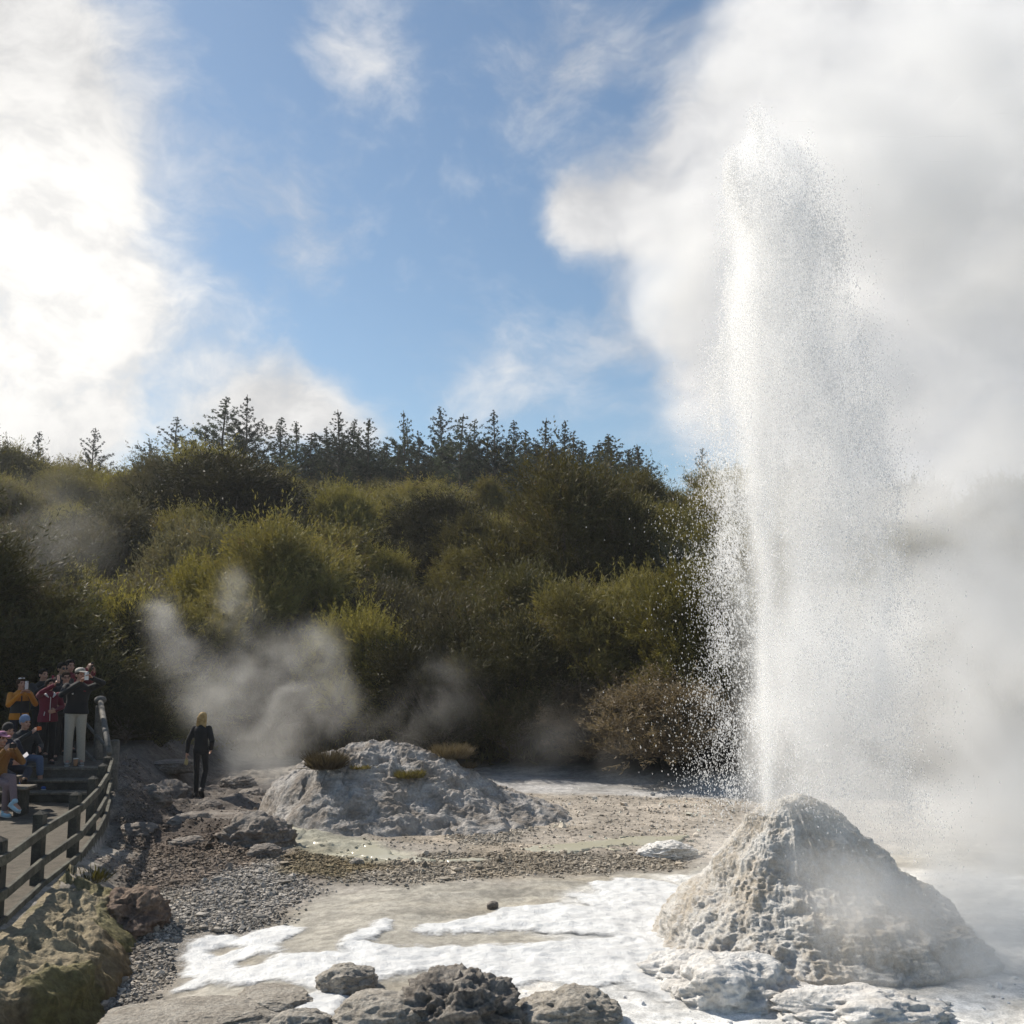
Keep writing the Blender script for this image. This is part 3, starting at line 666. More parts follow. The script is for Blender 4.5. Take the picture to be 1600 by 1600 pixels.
def bush_mesh(seed, r=2.0, h=3.1, lobes=22, per=85, leaf=.18, wd=.0125, fan=5, up=.55, cone=0.):
    g = np.random.default_rng(seed); VV, TT = [], []; limbs = MB()
    cent = []
    for k in range(lobes):
        a = g.uniform(0, 6.283) if k else 0; q = math.sqrt((k + .3) / lobes)
        zc = h * (.30 + .54 * math.sqrt(max(0, 1 - q * q)) * g.uniform(.55, 1.15))
        rr_ = r * q * (1 - cone * (zc / h)) * g.uniform(.65, 1.0)
        lr = r * g.uniform(.20, .40) * (1 - .45 * cone * zc / h)
        cent.append((math.cos(a) * rr_, math.sin(a) * rr_, max(zc, lr * .8), lr))
    for k in range(int(lobes * .5)):                       # skirt lobes low down
        a = g.uniform(0, 6.283); cent.append((math.cos(a) * r * .68, math.sin(a) * r * .68, h * g.uniform(.12, .32), r * g.uniform(.25, .38)))
    for (x, y, z, lr) in cent:
        n = int(per * (lr / (.37 * r)) ** 2)                # feathery twigs, each a bottlebrush of fine leaves
        d = g.standard_normal((n, 3)); d /= np.linalg.norm(d, axis=1)[:, None]; d[:, 2] = np.where(d[:, 2] < -.35, -d[:, 2] * .6, d[:, 2])
        clump = 1 + .45 * vnoise(d[:, 0] * 2.2 + x * 3, d[:, 1] * 2.2 + y * 3, d[:, 2] * 2.2, seed)
        p = np.array((x, y, z)) + d * (lr * g.uniform(.45, .95, n) * clump)[:, None] * np.array((1, 1, .8))
        D0 = d * .7 + np.array((0, 0, up)) + .35 * g.standard_normal((n, 3)); D0 /= np.linalg.norm(D0, axis=1)[:, None]
        Lt = g.uniform(.25, .75, n) * np.where(g.random(n) < .16, 1.7, 1)
        base_t = np.clip(.5 + .30 * vnoise(p[:, 0] * 1.3, p[:, 1] * 1.3, p[:, 2] * 1.3, seed + 2) + .14 * g.standard_normal(n), 0, 1)
        q = fan * 4; tt = np.tile(np.linspace(.05, 1, q), n); ii = np.repeat(np.arange(n), q)
        pp = p[ii] + D0[ii] * (Lt[ii] * tt)[:, None] + g.normal(0, .03, (n * q, 3))
        D = D0[ii] * .95 + .46 * g.standard_normal((n * q, 3))
        V, F = spikes(pp, D, leaf * g.uniform(.5, 1.3, n * q) * (1.15 - .5 * tt), wd * g.uniform(.7, 1.4, n * q), g)
        VV.append(V); TT.append(np.repeat(np.clip(base_t[ii] - .14 + .34 * tt, 0, 1), 4))  # shade put into the tint: inner twig dark, tips light
        b = np.array((x, y, z)); m = b * np.array((.45, .45, .5)) + np.array((0, 0, .1))
        limbs.loft([(0, 0, -.5), (0.02, 0, .12), tuple(m * .6 + np.array((0, 0, .1))), tuple(m), tuple(b)], [.10 * r / 2, .085 * r / 2, .06 * r / 2, .04 * r / 2, .012], seg=6)
    V = np.concatenate(VV); F = np.arange(len(V)).reshape(-1, 4)
    return make_mesh('bush_crown', V, F, None, False, {'tint': np.concatenate(TT)}), limbs
BUSH = []
for k in range(6):
    cm, lm = bush_mesh(300 + k, 2.0, 3.0 + .25 * (k % 3), 20 + 3 * (k % 3), 130)
    BUSH.append((cm, lm))
TALL = [bush_mesh(340 + k, 1.6, 4.0, 24, 130, cone=.6) for k in range(2)]
LOW = [bush_mesh(360 + k, 1.5, 1.5, 14, 60, up=.35) for k in range(2)]
_var = {}
def bush(shape, k, mat, x, y, s, label, group=None, cat='bush', name='scrub_bush', rz=None, zs=1., dz=0.):
    src = shape[k % len(shape)]; key = (id(src), mat.name)
    z = float(terrain(x, y, False)) + dz
    rz = random.uniform(0, 6.28) if rz is None else rz
    if key not in _var:
        me = src[0].copy(); me.materials.clear(); me.materials.append(mat)
        tm = src[1].build('trunk', M_bark); _var[key] = (me, tm.data); bpy.data.objects.remove(tm)
    root = empty(name, (x, y, z), label, cat, group, rz); root.scale = (s * random.uniform(.85, 1.2), s * random.uniform(.85, 1.2), s * zs)
    link(bpy.data.objects.new('crown', _var[key][0]), root); link(bpy.data.objects.new('trunk', _var[key][1]), root)
    return root
def px_x(px, py, Y): return float(at(px, py, Y)[0])
taken = []
def named(shape, k, mat, px, Y, s, label, zs=1., cat='bush', name='scrub_bush', py=950, rz=None):
    x = px_x(px, py, Y); taken.append((x, Y, s * 1.5)); return bush(shape, k, mat, x, Y, s, label, None, cat, name, rz, zs)
named(BUSH, 0, L_olive, 440, 32.5, 1.40, 'big rounded sunlit olive bush directly above the steam wisp by the path', zs=1.15)
named(BUSH, 1, L_olive, 900, 37.5, 1.55, 'broadest domed olive bush in the middle of the slope', zs=1.15)
named(TALL, 0, L_olive, 762, 52, 1.0, 'tall pointed olive bush standing up against the dark pines')
named(BUSH, 2, L_bright, 1090, 25.2, 1.0, 'fresh lime green bush just behind the spray of the jet', zs=1.2)
named(BUSH, 3, L_olive, 905, 27.2, .95, 'bushy olive shrub with brushy tips above the brown thicket', zs=1.25)
named(BUSH, 4, L_bright, 1010, 27.0, .92, 'yellow green shrub between the brushy shrub and the lime green bush', zs=1.1)
named(BUSH, 5, L_dry, 1045, 24.2, .85, 'dry brown twiggy bush at the edge of the pale flat near the jet', zs=.72)
named(BUSH, 0, L_dry, 935, 25.4, .72, 'smaller dry brown bush on the edge of the pale flat', zs=.8)
named(BUSH, 2, L_dark, 800, 26.6, .95, 'dark low bush behind the foot of the grey mound')
named(BUSH, 3, L_dark, 690, 27.2, 1.0, 'dark green bush half veiled by steam behind the grey mound')
named(BUSH, 1, L_grey, 690, 30.5, 1.0, 'grey green bush around the bare white dead branch')
named(BUSH, 5, L_bright, 560, 28.6, .9, 'yellowish bush beside the steam over the top of the mound', zs=1.15)
named(BUSH, 4, L_bright, 830, 33, .62, 'small bright green bush in the dark hollow of the slope', zs=1.2)
named(BUSH, 0, L_bright, 150, 28.5, 1.0, 'light green bush above the heads of the standing visitors', zs=1.3)
named(BUSH, 2, L_dark, 215, 28.8, 1.05, 'dark bush behind the handrail post')
named(TALL, 1, L_dark, 60, 24.6, 1.25, 'tall dark tree over the standing visitors', cat='tree', name='tree')
named(TALL, 0, L_dark, -110, 23.2, 1.45, 'tallest dark tree at the edge of the photo beyond the seated visitors', cat='tree', name='tree')
named(TALL, 1, L_dark, 10, 28.5, 1.6, 'dark tree rising behind the visitors on the platform', cat='tree', name='tree')
named(LOW, 0, L_dark, 205, 23.4, .62, 'low dark shrub at the top of the rocky bank beside the handrail')
named(LOW, 1, L_olive, 245, 26.0, .8, 'low olive shrub at the far end of the rocky path')
named(BUSH, 5, L_dark, 140, 25.2, .85, 'dark bush right behind the man in beige trousers')
named(BUSH, 4, L_olive, 300, 29.4, 1.05, 'olive bush behind the rising steam wisp', zs=1.1)
named(BUSH, 1, L_grey, 430, 29.4, .85, 'grey green bush fading into the steam wisp')
named(BUSH, 3, L_grey, 170, 40, 1.35, 'pale grey green bush in the mist high on the slope above the visitors')
named(BUSH, 2, L_dark, 360, 47, 1.75, 'huge dark domed bush on the upper slope under the twin pines', zs=.9)
named(BUSH, 0, L_olive, 1010, 48, 1.2, 'olive bush crowning the slope beside the spray', zs=1.1)
kinds_ = [(L_olive, 'olive green'), (L_dark, 'dark green'), (L_bright, 'yellow green'), (L_grey, 'grey green'), (L_dry, 'brown')]
yy = 27.0
g = np.random.default_rng(21)
nb = 0
while yy < 66:
    sp = 2.9 + .045 * (yy - 26); x = -(.56 * yy + 2) + g.uniform(0, 2)
    while x < .56 * yy + 3:
        X, Y = x + g.uniform(-.6, .6), yy + g.uniform(-.9, .9)
        s = g.uniform(.72, 1.28) * (.85 + .006 * (yy - 26))
        px = 800 + X / (Y * .99) * 1600
        ok = Y > foot(X) + .9 and all(math.hypot(X - a, Y - b) > c * .95 + s * .7 for a, b, c in taken)
        if px > 1480 and g.random() < .6: ok = False
        if not (X < -6.5 and Y < 24.5) and ok:
            low = Y - foot(X) < 5
            wts = [.30, .18, .20, .17, .15] if low else ([.44, .22, .22, .12, .0] if Y < 54 else [.55, .25, .1, .1, 0])
            k = g.choice(5, p=wts); mat, cname = kinds_[k]
            where = 'along the foot of the slope' if low else ('on the middle of the scrub covered slope' if Y < 44 else ('on the upper slope' if Y < 54 else 'along the ridge below the pines'))
            if px > 1150: where = 'behind the steam of the geyser'
            bush(BUSH, int(g.integers(0, 6)), mat, X, Y, s, f'{cname} scrub bush {where}', f'{cname} bushes {where}', zs=g.uniform(.95, 1.3) * (.68 if Y > 50 and 430 < px < 1050 else 1)); nb += 1
        x += sp * g.uniform(.8, 1.25)
    yy += 2.85 + .035 * (yy - 26)
print('BUSHES', nb)
# ---- pines on the ridge
def pine_mesh(seed, h=11., spread=.20, sparse=.0):
    g = np.random.default_rng(seed); VV, TT = [], []; tr = MB()
    lean = g.uniform(-.02, .02, 2)
    def ax(z): return np.array((lean[0] * z + .08 * math.sin(z * .8 + seed), lean[1] * z, z))
    zs = np.linspace(-1.5, h, 14); tr.loft([ax(z) for z in zs], np.linspace(.20, .02, 14), seg=7)
    z = h * .06; a0 = g.uniform(0, 6.28)
    while z < h - .12:
        a0 += 2.4 + g.uniform(-.5, .5)
        f = 1 - z / h
        R0 = h * spread * f * g.uniform(.8, 1.15) + .06
        for b in range(1):                                   # branches leave the stem one by one, in a loose spiral
            if g.random() < .12 + sparse: continue
            a = a0; L = R0 * g.uniform(.5, 1.3); rise = g.uniform(.0, .38) + .40 * (1 - f)
            d = np.array((math.cos(a), math.sin(a), rise)); base = ax(z)
            pts = [base, base + d * L * .5 + np.array((0, 0, -.04 * L)), base + d * L + np.array((0, 0, .10 * L))]
            tr.loft(pts, [.035 * f + .012, .02 * f + .01, .006], seg=4, caps=False)
            nt = max(2, int(L / .20))
            for q in np.linspace(.28, 1, nt):
                c = base + d * L * q + np.array((0, 0, (.10 * q * q) * L)) + g.normal(0, .05, 3)
                n = 20; D = g.standard_normal((n, 3)) * np.array((.8, .8, .6)) + d * .7 + np.array((0, 0, .35)); nl = min(1., .20 + 1.5 * f)
                V, F = spikes(np.repeat(c[None], n, 0) + g.normal(0, .07 * nl, (n, 3)), D, g.uniform(.20, .42, n) * nl, g.uniform(.018, .034, n), g)
                VV.append(V); TT.append(np.full(len(V), np.clip(g.normal(.45, .18), 0, 1)))
        z += g.uniform(.03, .17) * (.55 + .6 * f)
    V = np.concatenate(VV)
    me = make_mesh('pine_crown', V, np.arange(len(V)).reshape(-1, 4), L_pine, False, {'tint': np.concatenate(TT)})
    t = tr.build('trunk', M_bark); td = t.data; bpy.data.objects.remove(t)
    return me, td
PINE = [pine_mesh(400, 11, .34), pine_mesh(401, 11, .39), pine_mesh(402, 11, .31, .1), pine_mesh(403, 11, .45, .15), pine_mesh(404, 11, .36, .05)]
PX = [(60, 674, .7, 2), (145, 668, .8, 3), (235, 684, .7, 3), (272, 650, .95, 3), (322, 668, .7, 2), (350, 620, 1.2, 1), (387, 617, 1.15, 4), (441, 652, .95, 0), (467, 658, .95, 2), (493, 679, .8, 0), (513, 668, .9, 1),
      (531, 640, 1.1, 4), (552, 655, 1., 1), (573, 653, .95, 2), (600, 690, .7, 0), (633, 641, 1.05, 4), (655, 672, .85, 3), (691, 636, 1.15, 1), (720, 646, 1.05, 4), (743, 655, .95, 0), (775, 641, 1.1, 2), (802, 657, .95, 0),
      (818, 672, .85, 1), (851, 652, 1.05, 4), (882, 658, 1.05, 1), (910, 688, .8, 0), (930, 700, .7, 3), (955, 679, 1., 1), (982, 703, .7, 0), (998, 694, .8, 4), (1098, 700, .85, 3),
      (705, 690, .9, 0), (765, 690, .9, 1), (835, 692, .9, 4), (868, 695, .9, 3), (620, 700, .8, 1), (540, 700, .8, 3), (940, 712, .8, 4)] + [(490 + 23 * i + (i * 37 % 15), 676 + (i * 53 % 31), .95 + .1 * (i % 3), i % 5) for i in range(23)]
order = sorted(range(len(PX)), key=lambda i: PX[i][0])
words_ = 'first second third fourth fifth sixth seventh eighth ninth tenth eleventh twelfth thirteenth fourteenth fifteenth sixteenth seventeenth eighteenth nineteenth twentieth twenty-first twenty-second twenty-third twenty-fourth twenty-fifth twenty-sixth twenty-seventh twenty-eighth twenty-ninth thirtieth thirty-first thirty-second thirty-third thirty-fourth'.split()
for rank, i in enumerate(order):
    px, py, hs, k = PX[i]
    Y = 74 + (rank * 7 % 9) * 1.2 + (6 if i >= 31 else 0)
    top = at(px, py, Y); z0 = float(terrain(top[0], Y, False)); h = top[2] - z0
    m = len(PX)
    lab = f'slender dark pine on the ridge, {words_[rank]} from the visitors\' end of the row' if rank < m // 2 else f'slender dark pine on the ridge, {words_[m - 1 - rank]} from the geyser end of the row'
    if px == 350: lab = 'broad tall pine with the bushier crown of the twin pair on the ridge'
    if px == 387: lab = 'narrower pine of the tall twin pair on the ridge'
    if px == 272: lab = 'short spreading pine with a rounded top near the twin pines'
    if px == 1098: lab = 'hazy pine on the ridge half hidden by the spray'
    s = h / 11
    root = empty('pine_tree', (top[0], Y, z0), lab, 'pine tree', 'pines along the ridge', random.uniform(0, 6.28)); ws = (1.05 if i < 31 else 1.5) * max(.62, min(1.3, hs)) * random.uniform(.85, 1.2); root.scale = (ws, ws, s)
    link(bpy.data.objects.new('crown', PINE[k][0]), root); link(bpy.data.objects.new('trunk', PINE[k][1]), root)
# ---- bare white branch, tufts on the mound, grass by the fence
M_dead = material('bleached wood', (.42, .40, .37), .8, bump=.3, bscale=20)
db = MB(); b0 = at(728, 1075, 28.4)
def tw(pts, r0): db.loft([np.array(p) for p in pts], np.linspace(r0, r0 * .35, len(pts)), seg=6)
tw([(0, 0, -1.0), (.02, 0, 0), (.10, .05, .35), (.26, .05, .62), (.30, .03, .95), (.33, 0, 1.0)], .028)
tw([(.10, .05, .35), (-.05, 0, .55), (-.16, .02, .72), (-.05, 0, .86), (.14, 0, .90), (.27, 0, .97)], .018)
tw([(-.05, 0, .0), (-.2, .05, .25), (-.32, .05, .42), (-.42, 0, .46)], .018); tw([(-.2, .05, .25), (-.25, 0, .05), (-.38, 0, .0)], .012); tw([(.0, 0, .45), (.12, 0, .5), (.2, .05, .48)], .012)
d_ = db.build('dead_branch', M_dead, label='bare bleached dead branch sticking out of the dark scrub', cat='branch'); d_.location = b0; d_.scale = (1.15,) * 3
def tuft(x, y, z, r, h, n, mat, label, cat, name, seed, wd=.006, group=None):
    g = np.random.default_rng(seed); a = g.uniform(0, 6.28, n); q = r * np.sqrt(g.random(n))
    P = np.stack([np.cos(a) * q, np.sin(a) * q, np.zeros(n) - .02], 1); D = np.stack([np.cos(a) * .5, np.sin(a) * .5, np.ones(n)], 1) + .35 * g.standard_normal((n, 3))
    V, F = spikes(P, D, h * g.uniform(.4, 1.2, n), wd * g.uniform(.7, 1.4, n), g)
    o = link(bpy.data.objects.new(name, make_mesh(name, V, F, mat, False, {'tint': np.repeat(np.clip(g.normal(.5, .25, n), 0, 1), 4)})), None, label, cat, group); o.location = (x, y, z); return o
def mound_z(x, y):
    X, Y, Z = mpts; i = np.argmin((X + MCX - x) ** 2 + (Y + MCY - y) ** 2); return float(Z.ravel()[i])
L_moss = leaf_material('yellow green tufts', (.075, .062, .026), (.155, .135, .045), (.2, .14, .06))
def on_mound(px, py):
    best = None
    for Y in np.arange(17.3, 20.6, .05):
        p = at(px, py, Y); d = abs(p[2] - mound_z(p[0], Y))
        if best is None or d < best[0]: best = (d, p[0], Y)
    return best[1], best[2]
for px, py, r, h, n, mt, lab, s_ in [(510, 1200, .26, .36, 1500, L_dry, 'dark brown plant growing in the hollow near the top of the mound', 1), (562, 1200, .16, .08, 500, L_moss, 'small yellow moss patch below the crest of the mound', 2),
        (640, 1212, .22, .16, 1200, L_moss, 'yellow green moss patch in the middle of the mound', 3), (670, 1192, .26, .20, 1500, L_moss, 'largest yellow green tuft on the shoulder of the mound', 4), (705, 1182, .30, .30, 1500, L_dry, 'brown heathy tuft on the far shoulder of the mound', 5),
        (632, 1188, .16, .14, 500, L_dry, 'small brown tuft between the moss patches on the mound', 6), (592, 1198, .10, .07, 250, L_moss, 'tiny yellow moss spot on the face of the mound', 7), (728, 1186, .18, .13, 500, L_dry, 'brown tuft lowest on the shoulder of the mound', 8)]:
    x, y = on_mound(px, py); tuft(x, y, mound_z(x, y), r, h, n, mt, lab, 'plant', 'plant_tuft', s_)
tuft(-5.28, 13.25, float(terrain(-5.28, 13.25)) - .05, .20, .22, 260, L_bright, 'tuft of green grass at the outer corner of the fence', 'grass tuft', 'grass_tuft', 12, .005)
# undergrowth covering the soil of the slope
def undergrowth():
    g = np.random.default_rng(5); n = 16000
    y = 26 + 40 * g.random(n) ** 1.2; x = g.uniform(-1, 1, n) * (.56 * y + 3); keep = (y > foot(x) + .4) & ~((x < -6.2) & (y < 24.6)); x, y = x[keep], y[keep]; n = len(x)
    z = terrain(x, y, False); P = np.repeat(np.stack([x, y, z], 1), 5, 0) + g.normal(0, .16, (n * 5, 3)) * np.array((1, 1, .3)); D = g.standard_normal((n * 5, 3)) * .6 + np.array((0, 0, .9))
    V, F = spikes(P, D, g.uniform(.25, .7, n * 5), g.uniform(.012, .028, n * 5), g)
    mobj('undergrowth', V, F, L_dark, smooth=False, attrs={'tint': np.repeat(g.random(n * 5), 4)}, label='low dark undergrowth between the bushes of the slope', cat='undergrowth', kind='stuff')
undergrowth()
# ------------------------------------------------------------------ timber: fence, steps, handrail, bench
M_wood = material('weathered timber', (.052, .048, .038), .85, var=(.115, .11, .085), scale=5, bump=.5, bscale=30, fine=(40, .3), stretch=(1, 1, 1), dist=.01)
M_wood2 = material('dark stained timber', (.040, .037, .03), .85, var=(.075, .07, .058), scale=6, bump=.5, bscale=30, fine=(40, .3), dist=.01)
M_board = material('grey brown boards', (.125, .105, .08), .85, var=(.19, .165, .13), scale=7, bump=.5, bscale=25, fine=(30, .3), dist=.01)
fence = empty('timber_fence', (-5.6, 13, TERR), 'low weathered timber post and rail fence with pointed posts along the terrace', 'fence')
FO = np.array((-5.6, 13, TERR))
def post(mb, x, y, z0, h, w_, cap=.05):
    mb.box((x, y, z0 + h / 2), (w_, w_, h), bev=.008)
    a = w_ / 2 + .004; V = [(x - a, y - a, z0 + h + .002), (x + a, y - a, z0 + h + .002), (x + a, y + a, z0 + h + .002), (x - a, y + a, z0 + h + .002), (x, y, z0 + h + cap)]
    mb.add(V, [(0, 1, 4), (1, 2, 4), (2, 3, 4), (3, 0, 4), (3, 2, 1, 0)])
inset = -.09
fp = [(-5.045, 9.55), (-5.12, 10.75), (-5.44, 12.35), (-5.66, 13.85), (-6.06, 15.4), (-6.53, 16.95), (-6.90, 18.1)]
for i, (x, y) in enumerate(fp):
    m = MB(); post(m, x + inset - FO[0], y - FO[1], -.45, 1.24, .115)
    m.build('post', M_wood2, fence, smooth=False).location = (0, 0, 0)
edge = [(-5.02, 8.3), (-5.045, 9.55), (-5.12, 10.75), (-5.44, 12.35), (-5.66, 13.85), (-6.06, 15.4), (-6.53, 16.95), (-7.0, 18.35)]
def zrail(y): return 0.0 + .10 * sstep(y, 16.5, 18.4)
for i in range(len(edge) - 1):
    (xa, ya), (xb, yb) = edge[i], edge[i + 1]
    A, B = np.array((xa, ya, TERR)) - FO, np.array((xb, yb, TERR)) - FO
    d = (B - A) / np.linalg.norm(B - A); A = A + d * .004; B = B - d * .004
    for nm, z, hh, off in (('top_rail', .625, .10, 0.), ('lower_rail', .275, .10, 0.), ('base_board', -.06, .22, .004)):
        m = MB(); o = np.array((off, 0, z))
        m.beam(A + o + (0, 0, zrail(ya)), B + o + (0, 0, zrail(yb)), .048, hh, .005); m.build(nm, M_wood, fence, smooth=False)
# big corner post and the handrail that climbs the steps
rail = empty('handrail', (-7.0, 18.3, TERR), 'grey round timber handrail sloping down beside the steps on thick round posts', 'handrail')
RO = np.array((-7.0, 18.3, TERR)); M_pole = material('grey round timber', (.085, .08, .07), .75, var=(.14, .13, .115), scale=5, bump=.4, bscale=22, fine=(30, .25), dist=.01)
G_, E_ = np.array((-8.02, 20.25, 2.02)), np.array((-6.78, 17.62, 1.30))
for p, z0, z1, r_ in (((-7.02, 18.45), -.2, 1.44, .088), ((-8.0, 20.2), .6, 1.93, .085)):
    m = MB(); m.loft([(p[0] - RO[0], p[1] - RO[1], z - TERR) for z in (z0, z0 + .5, z1 - .03, z1, z1 + .005)], [r_ * 1.04, r_, r_ * .98, r_ * .85, .01], seg=16); m.build('post', M_pole, rail)
m = MB(); m.loft([E_ - RO, (G_ * .5 + E_ * .5) - RO, G_ - RO], [.05, .052, .05], seg=12); m.build('top_rail', M_pole, rail)
m = MB(); m.ell(G_ - RO + (0, 0, .01), (.115, .115, .085)); m.build('post_knob', M_pole, rail)
for a, b in (((-8.9, 21.6, 1.55), (-7.05, 18.52, 1.17)), ((-8.9, 21.4, 1.08), (-7.06, 18.56, .74))):
    m = MB(); m.loft([np.array(a) - RO, np.array(b) - RO], [.03, .03], seg=8); m.build('lower_rail', M_pole, rail)
steps = empty('timber_steps', (-9.6, STEP_Y, TERR), 'three broad timber steps up to the viewing platform', 'steps')
SO = np.array((-9.6, STEP_Y, TERR))
rise = (PLAT - TERR) / 3
for k in range(3):
    z = TERR + rise * (k + 1); y = STEP_Y + .3 * k; x1 = -7.13 - .07 * k
    m = MB(); m.box((np.array((( -13 + x1) / 2, y + .20, z - .022)) - SO), (x1 + 13, .36, .045), bev=.01); m.build('tread', M_board, steps, smooth=False)
    m = MB(); m.box((np.array(((-13 + x1) / 2, y + .045, z - rise / 2 - .024)) - SO), (x1 + 13, .04, rise - .048), bev=.004); m.build('riser', M_wood2, steps, smooth=False)
bench = empty('timber_bench', (-8.55, 17.05, TERR), 'low timber bench under the seated visitor in the purple cap', 'bench')
m = MB()
for k in range(3): m.box((0, -.13 + .135 * k, .44), (1.5, .12, .04), bev=.008)
m.build('seat', M_board, bench, smooth=False)
for sx in (-.6, .6):
    m = MB(); m.box((sx, 0, .21), (.08, .36, .42), bev=.008); m.build('leg', M_wood2, bench, smooth=False)
cup = empty('paper_cup', (-7.98, 19.15, PLAT + .01), 'tan paper coffee cup with white lid left standing beside the railing', 'cup')
m = MB(); m.loft([(0, 0, 0), (0, 0, .004), (0, 0, .12)], [.031, .032, .043], seg=20); m.build('sleeve', material('card cup', (.33, .17, .085), .7), cup)
m = MB(); m.loft([(0, 0, .121), (0, 0, .128), (0, 0, .134), (0, 0, .136)], [.046, .046, .042, .03], seg=20); m.build('lid', material('white lid', (.6, .57, .52), .5), cup)

# ------------------------------------------------------------------ people
M_skin = material('skin', (.46, .26, .185), .55, var=(.40, .215, .15), scale=9, spec=.35)
M_skin2 = material('tan skin', (.38, .225, .15), .55, var=(.33, .18, .115), scale=9, spec=.35)
def cloth(name, c, rough=.9): return material(name, c, rough, bump=.35, bscale=16, fine=(60, .12), dist=.012, sheen=.1)
M_black = cloth('black cloth', (.012, .012, .013)); M_char = cloth('charcoal cloth', (.028, .028, .03))
M_navy = cloth('navy cloth', (.018, .021, .035)); M_orange = cloth('orange jacket cloth', (.46, .175, .018)); M_maroon = cloth('maroon jacket cloth', (.135, .012, .028))
M_beige = cloth('beige trouser cloth', (.36, .325, .27)); M_mustard = cloth('mustard jacket cloth', (.23, .105, .025)); M_mauve = cloth('mauve legging cloth', (.21, .145, .15))
M_jean = cloth('blue denim', (.085, .12, .19)); M_white_c = cloth('white cloth', (.62, .60, .58)); M_beanie = cloth('blue wool', (.16, .215, .33)); M_pink = cloth('purple pink cap cloth', (.33, .14, .23))
M_cream = cloth('cream cap cloth', (.45, .40, .34)); M_red = cloth('dark red cloth', (.16, .02, .03))
H_black = material('black hair', (.012, .010, .009), .85, spec=.12, bump=.6, bscale=60, dist=.008); H_brown = material('brown hair', (.045, .026, .016), .85, spec=.12, bump=.6, bscale=60, dist=.008)
H_blond = material('blond hair', (.60, .43, .20), .6, var=(.40, .26, .10), scale=14, bump=.8, bscale=50, dist=.01, translucent=.3)
M_eye = material('dark eyes', (.02, .015, .012), .2); M_lip = material('lips', (.28, .10, .085), .5); M_glass = material('black spectacle frame', (.01, .01, .011), .3)
M_shoe = material('dark shoe', (.02, .02, .022), .6); M_sole = material('pale sole', (.45, .44, .42), .7); M_blue_shoe = material('bright blue shoe', (.03, .10, .36), .5); M_sky_shoe = material('pale blue shoe', (.36, .52, .62), .6)
M_greyshoe = material('grey trainer', (.12, .12, .115), .7, var=(.3, .3, .28), scale=25); M_tan = material('tan leather shoe', (.20, .105, .045), .6)
M_phone_w = material('white phone shell', (.66, .65, .64), .3); M_phone_b = material('black phone shell', (.015, .015, .018), .25); M_phone_p = material('pink gold phone shell', (.62, .40, .33), .3); M_lens = material('camera lens glass', (.01, .012, .02), .08, spec=.6)
M_phone_c = material('pale blue phone shell', (.35, .55, .66), .3); M_cam_o = material('orange camera shell', (.62, .12, .02), .35)
def vec(*a): return np.array(a, float)
def unit(a): a = np.asarray(a, float); return a / (np.linalg.norm(a) + 1e-9)
def hand(mb, wr, d, n, curl=.5, spread=.25, side=1, s=1.):
    """palm and five bent fingers: d along the hand, n out of the palm; side = +1 when the thumb lies towards d x n"""
    d, n = unit(d), None if n is None else np.asarray(n, float)
    n = unit(n - d * np.dot(n, d)); t = unit(np.cross(d, n)) * side
    k = wr + d * .085 * s
    for u in (-.03, -.01, .01, .03): mb.cap(wr + t * u * .7 * s, k + t * u * s, .016 * s, .0125 * s, 8)
    for j, (u, L) in enumerate(((.032, .070), (.011, .080), (-.011, .074), (-.032, .058))):
        b = k + t * u * s; a1 = curl * .7; a2 = curl * 1.7
        d1 = unit(d * math.cos(a1) + n * math.sin(a1) + t * u * spread * 6); d2 = unit(d * math.cos(a2) + n * math.sin(a2) + t * u * spread * 4)
        m = b + d1 * L * .52 * s; mb.cap(b, m, .0098 * s, .009 * s, 8); mb.cap(m, m + d2 * L * .48 * s, .009 * s, .0078 * s, 8)
    b = wr + d * .022 * s + t * .026 * s; m = b + unit(d * .6 + t * .75 + n * .35) * .042 * s; e = m + unit(d * .8 + t * .15 + n * .6) * .036 * s
    mb.cap(b, m, .0135 * s, .0115 * s, 8); mb.cap(m, e, .0112 * s, .009 * s, 8)
